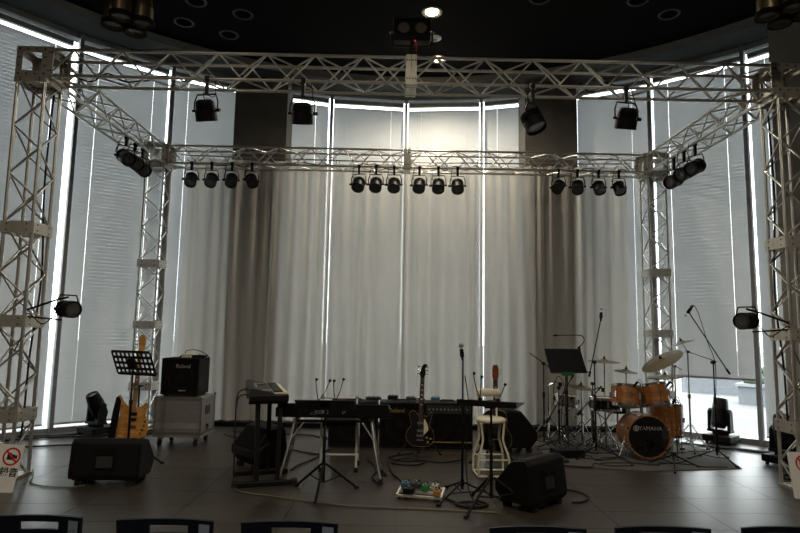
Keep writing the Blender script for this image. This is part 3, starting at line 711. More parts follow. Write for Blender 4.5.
def mic(t, p, d, cable=None, ball=.014):
    p, d = Vector(p), Vector(d).normalized()
    b = MB().tube(p-d*.15, p-d*.04, .011, .019, n=12).build('microphone', 'blackmat', t)
    MB().ball(p, ball, 12).build('microphone_grille', 'steel', b)
    MB().tube(p-d*.11, p-d*.07, .021, n=10).build('microphone_clip', 'rubber', t)
    if cable: MB().path([p-d*.15]+[Vector(c) for c in cable], .0045, 5, 5).build('microphone_cable', 'rubber', t)
def mic_stand(loc, h, boom, txt, foot=.32, a0=.2, mic_on=True, cable=None, dirv=None, leg='black', straight=False):
    """boom = (start vector, end vector) of the boom rod relative to the stand foot"""
    t = thing('microphone_stand', loc, txt, 'microphone stand', 'microphone stands')
    tripod(t, foot, .14, 3, a0, leg); MB().tube((0, 0, .08), (0, 0, h*.62), .012, n=10).build('lower_tube', leg, t)
    MB().tube((0, 0, h*.6), (0, 0, h), .008, n=8).build('upper_tube', leg, t); MB().tube((0, 0, h*.59), (0, 0, h*.65), .018, n=10).build('clutch', 'rubber', t)
    if boom:
        a, b = Vector(boom[0]), Vector(boom[1]); d = (b-a).normalized()
        MB().tube(a, b, .007, n=8).build('boom', leg, t); MB().tube(a, a+d*.07, .014, n=8).build('counterweight', 'rubber', t); MB().tube((0, -.02, h), (0, .03, h), .022, n=10).build('swivel', 'rubber', t)
        if mic_on: mic(t, b+(Vector(dirv).normalized()*(.06 if dirv[2] < 0 else .13) if dirv else d*.13), dirv or d, cable)
    else:
        MB().tube((0, -.015, h*.68), (0, .045, h*.68), .02, n=8).build('swivel', 'rubber', t)
        MB().path([(0, .02, h*.67), (-.10, .05, h*.62)], .007).build('side_arm', leg, t)
        mic(t, (-.02, -.02, h+.10), (-.15, -.4, .9), ball=.024)
    return t
mic_stand((.485, 5.5, 0), 1.28, None, 'straight microphone stand in front of the right guitar amplifier', a0=-2.3, foot=.36)
mic_stand((2.36, 7.35, 0), 1.16, ((-.07, 0, .98), (.11, .05, 1.70)), 'tall boom microphone stand left of the snare drum', a0=-.5, foot=.34, dirv=(.05, -.1, 1))
mic_stand((3.78, 7.2, 0), 1.19, ((.21, .02, 1.05), (-.285, 0, 1.81)), 'long boom microphone stand in front of the right window', a0=-1.4, foot=.32, dirv=(-.6, 0, -.75), cable=None)
t = [o for o in COL.objects if o.name.startswith('microphone_stand')][-1]
MB().path([(-.27, 0, 1.87), (-.23, -.01, 1.89), (-.17, -.01, 1.80), (-.07, -.01, 1.45), (.02, -.01, 1.15), (.0, -.01, .6), (.02, -.02, .1)], .0045, 5, 5).build('microphone_cable', 'rubber', t)
mic_stand((1.90, 8.05, 0), 1.10, ((.19, .05, .98), (-.20, -.05, 1.24)), 'low boom stand angled behind the solid music stand', a0=.9, foot=.3, mic_on=False)
mic_stand((2.02, 7.75, 0), .80, ((.2, 0, .98), (-.16, 0, .36)), 'short boom microphone stand left of the chrome drum', a0=.4, foot=.28, dirv=(-.5, 0, -.8))
mic_stand((2.52, 7.9, 0), .85, ((.12, 0, .82), (-.2, .0, .45)), 'short boom microphone stand right of the chrome drum', a0=1.2, foot=.28, dirv=(-.6, 0, -.7))
mic_stand((3.08, 6.84, 0), .16, ((-.1, -.02, .2), (.02, .08, .16)), 'very low microphone stand at the foot of the bass drum', a0=.1, foot=.3, mic_on=False)
# ------------------------------------------------------------------ keyboards
t = thing('synthesizer', (-1.37, 5.80, .80), 'grey and black synthesizer seen end-on, keys on its right', 'keyboard', rz=.28)
R = Matrix.Rotation(-.10, 4, 'Y')        # tilted a little towards the player
MB().box((0, .56, .03), (.38, 1.12, .07)).build('body', 'black', t, bevel=.012)
MB().prism([(-.19, .06), (-.19, .12), (-.15, .125), (.03, .085), (.06, .066)], .012, 1.108, Matrix(((1, 0, 0, 0), (0, 0, 1, 0), (0, 1, 0, 0), (0, 0, 0, 1)))).build('control_panel', 'panel', t)
wk = MB().box((0, 0, 0), (.135, .0205, .018)).mesh('white_key', 'ivory'); bk = MB().box((0, 0, 0), (.09, .011, .014)).mesh('black_key', 'gloss')
for k in range(44):
    y = .09+.0218*k; inst('white_key', wk, t, Matrix.Translation((.115, y, .072)))
    if k % 7 not in (2, 6) and k < 43: inst('black_key', bk, t, Matrix.Translation((.092, y+.0109, .087)))
MB().box((-.07, .62, .116), (.10, .16, .006), Matrix.Rotation(.0, 4, 'Y')).build('screen', 'gloss', t)
for k in range(5): MB().lathe([(.012, 0), (.011, .018), (0, .018)], 10, Matrix.Translation((-.12, .2+.06*k, .12))).build('knob', 'silverprint', t)
MB().box((-.02, .06, .106), (.10, .035, .004)).build('badge', 'silverprint', t)
for k, z in enumerate((.10, .05)): MB().path([(-.19, .12, z), (-.24, .1, z+.01), (-.30, .06, z-.04), (-.31, .03, z-.3), (-.30, .0, -.70)], .007, 5, 5).build('power_lead', 'rubber', t)
t = thing('keyboard_stand', (-1.37, 5.80, 0), 'black frame stand carrying the end-on synthesizer', 'stand', rz=.28)
for y in (.08, .42, .78):
    pass
for y in (.02, .50): MB().box((-.02, y, .025), (.56, .05, .05)).build('foot_bar', 'black', t, bevel=.01)
for x, y in ((-.10, .03), (.05, .5), (.12, .03)): MB().bar((x*.9, y, .04), (x, y+.08, .79), .045, .03).build('upright', 'black', t)
for y in (.12, .62): MB().box((0, y, .78), (.38, .04, .03)).build('support_arm', 'black', t)
MB().bar((-.1, .05, .3), (.05, .5, .3), .03, .03).build('cross_brace', 'black', t)
for x in (-.29, .27): MB().box((x, .02, .028), (.06, .07, .056)).build('rubber_foot', 'rubber', t, bevel=.01)
t = thing('stage_piano', (-.775, 6.1, .60), 'long black stage piano seen from behind on grey tubular legs', 'keyboard', rz=.01)
MB().box((0, .15, .06), (1.18, .30, .10)).build('body', 'black', t, bevel=.012)
MB().box((0, .02, .083), (1.14, .045, .130)).build('rear_panel', 'blackmat', t, bevel=.006)
wk2 = MB().box((0, 0, 0), (.0215, .14, .016)).mesh('white_key', 'ivory'); bk2 = MB().box((0, 0, 0), (.011, .09, .012)).mesh('black_key', 'gloss')
for k in range(50):
    inst('white_key', wk2, t, Matrix.Translation((-.56+.0228*k, .225, .102)))
    if k % 7 not in (2, 6) and k < 49: inst('black_key', bk2, t, Matrix.Translation((-.5486+.0228*k, .2, .113)))
text('KORG', .05, 'rail', t, face_cam(-.115, -.004, .065)); text('LP', .034, 'rail', t, face_cam(.11, -.004, .065))
MB().box((-.2, -.003, .05), (.07, .006, .025)).build('jack_panel', 'panel', t)
t = thing('keyboard_stand', (-.775, 6.1, 0), 'grey tubular stand with splayed legs under the stage piano', 'stand', rz=.01)
for s in (-1, 1):
    for y, fy in ((.06, -.16), (.24, .22)):
        l = MB().path([(s*.38, y, .585), (s*.40, y+.01, .56), (s*.44, (y+fy)/2, .30), (s*.505, fy, .02)], .016, 8, 3).build('leg', 'steel', t); MB().tube((s*.505, fy, 0), (s*.50, fy, .05), .021, n=8).build('rubber_foot', 'rubber', l)
    MB().path([(s*.44, -.03, .28), (s*.44, .22, .28)], .012).build('side_rail', 'steel', t)
    MB().path([(s*.36, .06, .57), (s*.38, .24, .57)], .014).build('support_bar', 'black', t)
    MB().path([(s*.30, .06, .56), (s*.43, -.02, .38)], .009).build('brace', 'steel', t)
MB().path([(-.36, .06, .57), (.36, .06, .57)], .014).build('cross_bar', 'black', t)
# ------------------------------------------------------------------ stools
def stool(loc, rz, txt, pad=True, seat_h=.60, w_=.16):
    t = thing('stool', loc, txt, 'stool', 'white tubular stools', rz=rz)
    MB().lathe([(0, seat_h), (.13, seat_h), (.158, seat_h-.012), (.165, seat_h-.03), (.155, seat_h-.045), (0, seat_h-.045)], 28).build('seat', 'whitepaint', t)
    for s in (-1, 1):
        for f_ in (-1, 1):
            MB().path([(s*.125, f_*.085, seat_h-.045), (s*.115, f_*.09, seat_h-.14), (s*.11, f_*.10, seat_h-.24), (s*.155, f_*.135, .22), (s*.165, f_*.15, .10), (s*.165, f_*.15, .012)], .0125, 8, 4).build('leg', 'whitepaint', t)
        MB().path([(s*.165, -.15, .014), (s*.165, .15, .014)], .0125).build('floor_bar', 'whitepaint', t)
    for f_ in (-1, 1):
        MB().path([(-.165, f_*.15, .014), (.165, f_*.15, .014)], .0125).build('floor_bar', 'whitepaint', t)
        MB().path([(-.163, f_*.145, .18), (.163, f_*.145, .18)], .010).build('foot_rest', 'whitepaint', t)
    for s in (-1, 1): MB().path([(s*.09, .10, seat_h-.04), (s*.10, .17, seat_h+.02), (s*.10, .18, seat_h+.22)], .010, 8, 3).build('back_post', 'whitepaint', t)
    MB().path([(-.125, .17, seat_h+.245), (-.06, .16, seat_h+.245), (.06, .16, seat_h+.245), (.125, .17, seat_h+.245)], .042, 12).build('backrest', 'whitepaint', t)
stool((.90, 6.40, 0), .05, 'cream stool with padded back roll in front of the wooden-headed guitar')
t = thing('keyboard_bench', (-.735, 6.62, 0), 'white tubular frame seat behind the stage piano', 'stool')
for s in (-1, 1):
    for y in (-.20, .14): 
        l = MB().path([(s*.19, y, .5 if y < 0 else .5), (s*.19, y, .02)], .014).build('leg', 'white', t); MB().tube((s*.19, y, 0), (s*.19, y, .05), .02, n=8).build('rubber_foot', 'rubber', l)
    MB().path([(s*.19, -.20, .12), (s*.19, .14, .12)], .010).build('side_rail', 'white', t)
MB().path([(-.19, -.20, .5), (-.185, -.21, .78), (.185, -.21, .78), (.19, -.20, .5)], .012).build('back_frame', 'white', t)
MB().path([(-.19, -.20, .18), (.19, -.20, .18)], .011).build('cross_rail', 'white', t)
MB().box((0, -.03, .50), (.40, .36, .045)).build('seat', 'blackmat', t, bevel=.015)
for s in (-1, 1): MB().tube((s*.185-.02, -.21, .785), (s*.185+.02, -.21, .785), .017, n=8).build('corner_joint', 'rail', t)
# ------------------------------------------------------------------ guitars
def outline(pts, k=5): return [(p.x, p.y) for p in catmull([Vector((a, b, 0)) for a, b in pts+pts[:1]], k)[:-1]]
def guitar(loc, rot, txt, body, sc, headstyle, kind):
    """local Z up the neck, -Y towards the viewer; origin at the lower end of the body"""
    t = thing('guitar', loc, txt, 'guitar', 'guitars on stands', rot=rot)
    P = Matrix(((1, 0, 0, 0), (0, 0, -1, 0), (0, 1, 0, 0), (0, 0, 0, 1)))       # (x,z) outline, thickness along -y
    if kind == 'bass':
        o = outline([(-.04, 0), (-.13, .015), (-.175, .09), (-.155, .2), (-.135, .27), (-.16, .36), (-.185, .455), (-.15, .475), (-.10, .40), (-.045, .355), (.04, .345), (.09, .37), (.125, .40), (.15, .365), (.135, .29), (.15, .2), (.18, .11), (.14, .02), (.05, -.005)]); th = .042; bt = .46; top = 1.17; fm = 'neck'
    elif kind == 'les':
        o = outline([(0, 0), (-.10, .015), (-.165, .09), (-.165, .17), (-.115, .25), (-.13, .33), (-.14, .39), (-.10, .425), (-.05, .40), (-.03, .375), (.04, .37), (.075, .365), (.115, .41), (.14, .40), (.13, .34), (.115, .26), (.165, .17), (.165, .08), (.10, .012)]); th = .05; bt = .37; top = 1.0; fm = 'rosewood'
    else:
        o = outline([(0, 0), (-.12, .012), (-.185, .09), (-.18, .18), (-.13, .26), (-.14, .36), (-.10, .44), (0, .455), (.10, .44), (.14, .36), (.13, .26), (.18, .18), (.185, .09), (.12, .012)]); th = .09; bt = .45; top = .97; fm = 'rosewood'
    MB().prism(o, 0, th, P).build('body', body, t, bevel=.006)
    if kind != 'bass': MB().path([(x*1.004, -th+.001, z) for x, z in o]+[(o[0][0], -th+.001, o[0][1])], .0018, 5).build('binding', 'goldprint', t)
    hl = .20 if kind == 'bass' else .17; n0 = .30
    MB().box((0, -th+.012-.012, (n0+top-hl)/2), (.052, .022, top-hl-n0)).build('neck', 'neck' if kind != 'les' else 'gloss', t, bevel=.006)
    MB().box((0, -th-.014, (n0+top-hl)/2), (.050, .007, top-hl-n0)).build('fingerboard', fm, t)
    fr = MB().box((0, 0, 0), (.048, .003, .0025)).mesh('fret', 'chrome')
    L = (top-hl)-.15
    for k in range(1, 20):
        z = top-hl-L*(1-2**(-k/12)); 
        if z > n0+.01: inst('fret', fr, t, Matrix.Translation((0, -th-.018, z)))
    for k in (3, 5, 7, 9, 12): 
        z = top-hl-L*(1-(2**(-k/12)+2**(-(k-1)/12))/2)
        MB().box((0, -th-.0182, z), (.022, .001, .012)).build('inlay', 'ivory', t)
    z0 = top-hl
    if headstyle == 'four': ho = [(-.024, z0), (.024, z0), (.045, z0+.05), (.05, z0+.13), (.03, z0+.2), (-.005, z0+.2), (-.03, z0+.16), (-.02, z0+.06)]
    elif headstyle == 'wing': ho = [(-.024, z0), (.024, z0), (.038, z0+.05), (.03, z0+.11), (.06, z0+.165), (.015, z0+.17), (-.01, z0+.15), (-.04, z0+.05)]
    else: ho = [(-.026, z0), (.026, z0), (.037, z0+.04), (.034, z0+.14), (.02, z0+.175), (0, z0+.165), (-.02, z0+.175), (-.034, z0+.14), (-.037, z0+.04)]
    hd = MB().prism(ho, 0, .016, Matrix.Translation((0, -th+.004, 0)) @ P).build('headstock', {'four': 'basswood', 'wing': 'gloss'}.get(headstyle, 'headwood'), t, bevel=.003)
    npeg = 4 if kind == 'bass' else 3
    for k in range(npeg):
        for s in ((-1,) if kind == 'bass' else (-1, 1)):
            z = z0+.045+(.042 if kind == 'bass' else .045)*k
            MB().tube((s*.03, -th+.0, z), (s*.062, -th+.0, z), .005, n=6).ball((s*.060, -th+.0, z), .009, 8, (1, .5, 1)).build('tuning_peg', 'chrome' if kind != 'nylon' else 'ivory', hd)
    zb = .13
    if kind == 'nylon':
        MB().lathe([(0, .001), (.044, .001), (.05, .0)], 24, Matrix.Translation((0, -th-.001, .30)) @ Matrix.Rotation(PI/2, 4, 'X')).build('sound_hole', 'ink', t)
        MB().box((0, -th-.006, zb), (.15, .012, .022)).build('bridge', 'rosewood', t); MB().box((0, -th-.014, zb), (.07, .004, .004)).build('saddle', 'ivory', t)
    else:
        MB().box((0, -th-.008, zb), (.085, .016, .03)).build('bridge', 'chrome', t, bevel=.003)
        if kind == 'les': MB().box((0, -th-.006, zb-.05), (.085, .012, .02)).build('tailpiece', 'chrome', t, bevel=.003)
        for z in ((.19, .28) if kind == 'les' else (.21, .27)): MB().box((0, -th-.006, z), (.08, .014, .036)).build('pickup', 'chrome' if kind == 'les' else 'gloss', t, bevel=.003)
        if kind == 'les':
            MB().prism([(.045, .14), (.10, .2), (.085, .27), (.05, .33), (.04, .33)], 0, .003, Matrix.Translation((0, -th-.003, 0)) @ P).build('pickguard', 'ivory', t)
        for x, z in (((.10, .06), (.13, .10), (.085, .11)) if kind == 'les' else ((.09, .06), (.11, .10), (.125, .145), (.13, .19))): MB().lathe([(.013, 0), (.011, .016), (0, .016)], 12, Matrix.Translation((x, -th, z)) @ Matrix.Rotation(PI/2, 4, 'X')).build('knob', 'chrome' if kind == 'bass' else 'goldprint', t)
    ns_ = 4 if kind == 'bass' else 6
    for k in range(ns_):
        u = (k-(ns_-1)/2)/(ns_-1); MB().tube((u*.055, -th-.022, zb), (u*.034, -th-.019, z0), .0010, n=4, cap=False).build('string', 'chrome', t)
    return t
def guitar_stand(loc, h, txt, rz=0):
    t = thing('guitar_stand', loc, txt, 'guitar stand', 'guitar stands', rz=rz)
    tripod(t, .30, .30, 3, PI/2, hub=.02); MB().tube((0, 0, .2), (0, 0, h), .011, n=8).build('post', 'black', t)
    for s in (-1, 1): MB().path([(0, 0, .25), (s*.10, -.04, .22), (s*.10, -.17, .20), (s*.10, -.185, .235)], .009).build('cradle_arm', 'rubber', t)
    MB().path([(-.055, -.09, h), (-.05, -.01, h), (.05, -.01, h), (.055, -.09, h)], .009).build('neck_yoke', 'rubber', t)
guitar((-3.13, 6.80, .245), (-.10, .045, .42), 'honey wood bass guitar on a stand behind the perforated music stand', 'basswood', 1, 'four', 'bass')
guitar_stand((-3.14, 6.98, 0), .82, 'black guitar stand holding the honey bass guitar')
t = thing('guitar_strap', (-3.27, 6.66, .26), 'wide black strap hanging down the left of the bass guitar', 'strap')
MB().prism([(-.045, 0), (.03, 0), (.055, .2), (.075, .42), (.05, .47), (.02, .46), (-.01, .3)], 0, .016, Matrix(((1, 0, 0, 0), (0, 0, -1, 0), (0, 1, 0, 0), (0, 0, 0, 1)))).build('webbing', 'blackmat', t, bevel=.004)
guitar((.175, 7.32, .105), (-.13, .035, -.04), 'gloss black electric guitar on a stand before the amplifiers', 'gloss', 1, 'wing', 'les')
guitar_stand((.18, 7.50, 0), .66, 'black guitar stand holding the gloss black electric guitar')
guitar((1.01, 6.86, .16), (-.10, .02, .0), 'dark guitar with brown slotted headstock behind the cream stool', 'gloss', 1, 'slot', 'nylon')
guitar_stand((1.01, 7.08, 0), .70, 'black guitar stand holding the brown-headed guitar')
# ------------------------------------------------------------------ pedalboard and pedals
t = thing('pedalboard', (.11, 5.52, 0), 'silver pedalboard frame on the floor carrying coloured pedals', 'pedalboard', rz=-.22)
for y, z in ((-.11, .03), (-.02, .045), (.09, .06)): MB().box((0, y, z), (.40, .035, .016)).build('rail', 'aluplate', t)
for s in (-1, 1): MB().bar((s*.2, -.13, .03), (s*.2, .11, .06), .02, .03).build('side_rail', 'aluplate', t); 
for s in (-1, 1):
    for y in (-.11, .09): MB().box((s*.18, y, .014), (.02, .03, .028)).build('foot', 'rubber', t)
pb = [(-.15, .05, 'blue', 'small sky blue pedal at the left of the pedalboard', .085), (-.05, .055, 'panel', 'dark grey pedal second from left on the pedalboard', .08), (.04, .0, 'green', 'green pedal in the middle of the pedalboard', .06), (.125, .05, 'silverprint', 'silver pedal toward the right of the pedalboard', .06), (-.10, -.07, 'black', 'black pedal at the front left of the pedalboard', .1), (.16, -.08, 'orange', 'orange pedal at the front right of the pedalboard', .06)]
cb, sb = math.cos(-.22), math.sin(-.22)
for x, y, m_, txt, w_ in pb:
    p = thing('effect_pedal', (.11+x*cb-y*sb, 5.52+x*sb+y*cb, .053 if y < 0 else .069), txt, 'pedal', 'pedals on the pedalboard', rz=-.22)
    MB().box((0, 0, .022), (w_, .10, .044)).build('body', m_, p, bevel=.005); MB().lathe([(.012, 0), (.012, .018), (0, .018)], 10, Matrix.Translation((0, -.03, .044))).build('footswitch', 'chrome', p)
    for s in (-1, 1): MB().lathe([(.009, 0), (.009, .014), (0, .014)], 8, Matrix.Translation((s*w_*.25, .03, .044))).build('knob', 'black', p)
for x, y, rz, txt in ((1.50, 6.95, .6, 'black multi-effect unit on the floor before the tipped monitor'), (1.72, 7.05, .3, 'black floor processor right of the multi-effect unit')):
    t = thing('floor_effect_unit', (x, y, 0), txt, 'effect unit', 'floor effect units', rz=rz)
    MB().prism([(-.12, 0), (.12, 0), (.12, .075), (-.12, .04)], -.17, .17, Matrix(((0, 0, 1, 0), (1, 0, 0, 0), (0, 1, 0, 0), (0, 0, 0, 1)))).build('body', 'panel', t, bevel=.005)
    for k in range(4): MB().lathe([(.014, 0), (.014, .02), (0, .02)], 10, Matrix.Translation((-.12+.08*k, -.06, .05))).build('footswitch', 'chrome', t)
    MB().box((.0, .06, .072), (.12, .06, .008)).build('display', 'lens', t)
t = thing('stage_box', (2.0, 7.35, 0), 'low black stage box with sockets among the percussion cables', 'box', rz=.2)
MB().box((0, 0, .05), (.36, .22, .10)).build('body', 'black', t, bevel=.006)
for k in range(6): MB().lathe([(.014, 0), (.014, .012), (.008, .012)], 10, Matrix.Translation((-.13+.052*k, 0, .10))).build('socket', 'chrome', t)
# ================================================================== DRUMS AND PERCUSSION
def drum(name, loc, rot, r, h, shell, txt, group, lugs=8, head='head', legs=None, both=True):
    """drum whose axis is local Z, origin at the lower rim"""
    t = thing(name, loc, txt, 'drum', group, rot=rot)
    MB().lathe([(r*.985, 0), (r, .0), (r, h), (r*.985, h)], 36).build('shell', shell, t)
    MB().lathe([(0, h+.004), (r*.97, h+.004), (r*1.0, h-.004)], 36).build('batter_head', head, t)
    MB().lathe([(0, -.004), (r*.97, -.004), (r*1.0, .004)], 36).build('resonant_head', head, t)
    for z in (h, 0):
        MB().lathe([(r*1.0, z-.016), (r*1.045, z-.016), (r*1.045, z+.014), (r*1.0, z+.014), (r*.99, z)], 36).build('hoop', 'chrome', t)
    lg = MB().box((r+.012, 0, 0), (.024, .022, min(.07, h*.5))).tube((r*1.03, 0, -h*.5), (r*1.03, 0, h*.5), .004, n=6).mesh('lug', 'chrome')
    for k in range(lugs): inst('lug', lg, t, Matrix.Translation((0, 0, h/2)) @ Matrix.Rotation(2*PI*(k+.5)/lugs, 4, 'Z'))
    return t
def cymbal_part(t, c, r, d, nm='cymbal', felt=True):
    R = frame(Vector(d)).to_4x4(); R.translation = Vector(c)
    o = MB().lathe([(.006, .018), (.035, .012), (.05, .0), (r*.6, -.010), (r, -.022), (r, -.024), (r*.6, -.0125), (.05, -.003), (.035, .009), (.006, .015)], 32, R).build(nm, 'cymbal', t)
    if felt: MB().lathe([(.018, .018), (.018, .035), (.006, .036), (.006, .06), (0, .06)], 10, R).build('wing_nut', 'blackmat', t)
    return o
def cymbal_stand(loc, h, txt, cy_c, cy_r, cy_d, name='cymbal_stand', foot=.26, a0=.3, boom=None, hats=False):
    t = thing(name, loc, txt, 'cymbal', 'cymbals on stands')
    for k in range(3):
        a = a0+2*PI*k/3; p = (foot*math.cos(a), foot*math.sin(a), .012)
        l = MB().path([(.015*math.cos(a), .015*math.sin(a), .34), (p[0]*.9, p[1]*.9, .05), p], .008).build('leg', 'chrome', t); MB().tube((p[0]*.9, p[1]*.9, .014), (p[0]*1.08, p[1]*1.08, .014), .014, n=8).build('rubber_foot', 'rubber', l)
        MB().path([(0, 0, .10), (p[0]*.55, p[1]*.55, .19)], .006).build('leg_brace', 'chrome', t)
    MB().tube((0, 0, .06), (0, 0, h*.55), .013, n=10).build('lower_tube', 'chrome', t); MB().tube((0, 0, h*.53), (0, 0, h), .009, n=10).build('upper_tube', 'chrome', t)
    MB().tube((0, 0, h*.52), (0, 0, h*.57), .02, n=10).build('collar', 'chrome', t); MB().tube((-.03, 0, h*.54), (.03, 0, h*.54), .006, n=6).build('wing_bolt', 'chrome', t)
    c_ = Vector(cy_c)
    if boom: MB().path([boom, (0, 0, h), c_], .007).build('boom_arm', 'chrome', t); MB().tube((-.02, 0, h), (.02, 0, h), .02, n=10).build('tilter', 'chrome', t)
    cymbal_part(t, c_, cy_r, cy_d)
    if hats: cymbal_part(t, c_-Vector((0, 0, .035)), cy_r, (-Vector(cy_d)), 'lower_cymbal', False)
    return t
# mat under the kit
m = MB().add([(1.75, 6.86, .001), (2.7, 6.64, .001), (3.86, 6.84, .001), (4.1, 7.7, .001), (3.9, 8.55, .001), (1.75, 8.4, .001)] , [(0, 1, 2, 3, 4, 5)])
m = MB().prism([(1.75, 6.86), (2.7, 6.64), (3.86, 6.84), (4.1, 7.7), (3.9, 8.55), (1.75, 8.4)], .001, .009)
tag(m.build('drum_mat', 'mat'), 'grey mat on the floor under the drum kit', 'mat')
G_ = 'drums of the amber kit'
# bass drum: axis towards the audience
t = drum('bass_drum', (2.97, 7.58, .285), (PI/2, 0, -.06), .245, .40, 'amber', 'amber bass drum with black front head and white lettering', G_, lugs=8, head='gloss')
for ch in list(t.children):
    if ch.name.startswith('hoop'): ch.data.materials[0] = M['amber']
R = Matrix.Translation((-.015, .10, .4055))
text('YAMAHA', .068, 'silverprint', t, R @ Matrix.Translation((.035, 0, 0)), depth=.0008)
MB().lathe([(.026, .001), (.034, .001), (.034, .003), (.026, .003), (.026, .001)], 20, R @ Matrix.Translation((-.135, 0, -.002))).add([(-.004, -.024, .003), (.004, -.024, .003), (.004, .024, .003), (-.004, .024, .003)], [(0, 1, 2, 3)], False, R @ Matrix.Translation((-.135, 0, -.001))).add([(-.022, -.014, .003), (-.018, -.019, .003), (.022, .014, .003), (.018, .019, .003)], [(0, 1, 2, 3)], False, R @ Matrix.Translation((-.135, 0, -.001))).add([(-.022, .014, .003), (-.018, .019, .003), (.022, -.014, .003), (.018, -.019, .003)], [(0, 1, 2, 3)], False, R @ Matrix.Translation((-.135, 0, -.001))).build('tuning_fork_emblem', 'silverprint', t)
for s in (-1, 1):
    sp = MB().path([(s*.245, -.03, .28), (s*.36, -.285, .36)], .009).build('spur', 'chrome', t); MB().tube((s*.352, -.272, .357), (s*.363, -.298, .364), .014, n=8).build('rubber_tip', 'rubber', sp)
for k in range(8):
    a = 2*PI*(k+.5)/8; MB().box((.252*math.cos(a), .252*math.sin(a), .385), (.03, .03, .05), ).build('claw', 'chrome', t)
MB().tube((0, .25, .16), (0, .56, .16), .016, n=10).build('tom_post', 'chrome', t)
MB().path([(-.16, .50, .18), (0, .53, .16), (.18, .52, .18)], .014).build('tom_holder', 'chrome', t)
drum('tom_drum', (2.74, 7.36, .635), (-.22, .10, 0), .162, .235, 'amber', 'amber rack tom mounted above the bass drum, left one', G_, 6)
drum('tom_drum', (3.15, 7.40, .65), (-.25, -.12, 0), .168, .24, 'amber', 'amber rack tom mounted above the bass drum, right one', G_, 6)
t = drum('floor_tom', (3.44, 7.78, .22), (0, 0, 0), .20, .40, 'amber', 'amber floor tom standing on legs right of the bass drum', G_, 8)
for k in range(3):
    a = .4+2*PI*k/3; l = MB().path([(.225*math.cos(a), .225*math.sin(a), .22), (.225*math.cos(a), .225*math.sin(a), -.17), (.25*math.cos(a), .25*math.sin(a), -.20)], .008).build('leg', 'chrome', t); MB().tube((.245*math.cos(a), .245*math.sin(a), -.19), (.25*math.cos(a), .25*math.sin(a), -.212), .014, n=8).build('rubber_foot', 'rubber', l)
def drum_stand(t, z0, r):
    """basket stand built under a drum whose lower rim is at z0 above the floor"""
    for k in range(3):
        a = .5+2*PI*k/3; MB().path([(0, 0, -.14), (r*.6*math.cos(a), r*.6*math.sin(a), -.05), (r*1.06*math.cos(a), r*1.06*math.sin(a), -.02), (r*1.08*math.cos(a), r*1.08*math.sin(a), .02)], .008).build('basket_arm', 'chrome', t)
        p = (.26*math.cos(a+.5), .26*math.sin(a+.5), -z0+.014); MB().path([(0, 0, -z0+.26), p], .008).build('stand_leg', 'chrome', t); MB().path([(0, 0, -z0+.08), (p[0]*.55, p[1]*.55, -z0+.14)], .005).build('stand_brace', 'chrome', t)
        MB().ball(p, .014, 8).build('rubber_foot', 'rubber', t)
    MB().tube((0, 0, -.13), (0, 0, -z0+.05), .013, n=10).build('stand_tube', 'chrome', t)
t = drum('snare_drum', (2.60, 7.66, .55), (-.03, 0, .2), .19, .135, 'gloss', 'black snare drum on a chrome stand left of the toms', G_, 8); drum_stand(t, .55, .18)
t = drum('timbale', (2.25, 8.22, .53), (.03, .10, .3), .158, .12, 'chrome', 'chrome snare drum on a stand under the solid music stand', G_, 6); drum_stand(t, .53, .158)
t = [o for o in COL.objects if o.name.startswith('timbale')][0]; t.name = 'chrome_snare_drum'
# cymbals
cymbal_stand((2.70, 7.95, 0), 1.15, 'level ride cymbal on a chrome stand above the black snare drum', (0, 0, 1.165), .21, (.02, -.06, 1), a0=.8)
cymbal_stand((2.96, 7.86, 0), 1.02, 'small splash cymbal above the left rack tom', (0, 0, 1.04), .155, (.06, -.10, 1), a0=.1, foot=.2)
cymbal_stand((3.50, 7.62, 0), 1.12, 'large crash cymbal tilted steeply toward the audience', (-.215, -.10, 1.20), .275, (-.52, -.08, .85), boom=(.12, .05, 1.07), a0=-.6)
cymbal_stand((3.80, 7.86, 0), 1.30, 'thin crash cymbal high on a boom stand behind the large crash', (-.08, .0, 1.43), .17, (-.30, .10, .95), boom=(.40, 0, 1.17), a0=.2)
cymbal_stand((3.62, 8.15, 0), .93, 'pair of hi-hat cymbals between the crash stands and the right window', (0, 0, .955), .23, (-.10, -.03, 1), name='hi_hat_stand', hats=True, a0=.9)
cymbal_stand((2.40, 8.0, 0), .79, 'small gold cymbal on a stand beside the chrome snare drum', (-.01, 0, .81), .18, (.12, -.12, 1), a0=.4, foot=.2)
t = thing('hand_drum_jingle', (2.21, 8.0, 0), 'green jam block on a thin stand under the solid music stand', 'percussion')
tripod(t, .2, .2, 3, .3); MB().tube((0, 0, .1), (0, 0, .95), .008, n=8).build('post', 'black', t); MB().box((0, 0, .967), (.15, .08, .045)).build('jam_block', 'green', t, bevel=.006)
t.name = 'jam_block_stand'
# drum throne and pedals behind the kit
t = thing('drum_throne', (2.98, 8.25, 0), 'round black drum throne behind the bass drum', 'stool')
MB().lathe([(0, .52), (.15, .52), (.17, .50), (.17, .45), (.15, .43), (0, .43)], 24).build('seat', 'blackmat', t); MB().tube((0, 0, .12), (0, 0, .44), .016, n=10).build('post', 'chrome', t)
for k in range(3): a = .4+2*PI*k/3; MB().path([(0, 0, .28), (.24*math.cos(a), .24*math.sin(a), .012)], .010).build('leg', 'chrome', t)
# drumsticks resting on the right tom
t = MB().tube((2.99, 7.22, .93), (3.10, 7.42, .90), .007, .005, n=6).build('drumstick', 'ivory'); 
bpy.data.objects.remove(t)
t = thing('drumstick', (3.13, 7.42, .905), 'pale drumstick lying across the right rack tom', 'drumstick', rot=(-.25, -.12, .9)); MB().tube((-.19, 0, 0), (.17, 0, .0), .007, .005, n=6).ball((.175, 0, 0), .008, 6).build('stick', 'ivory', t)

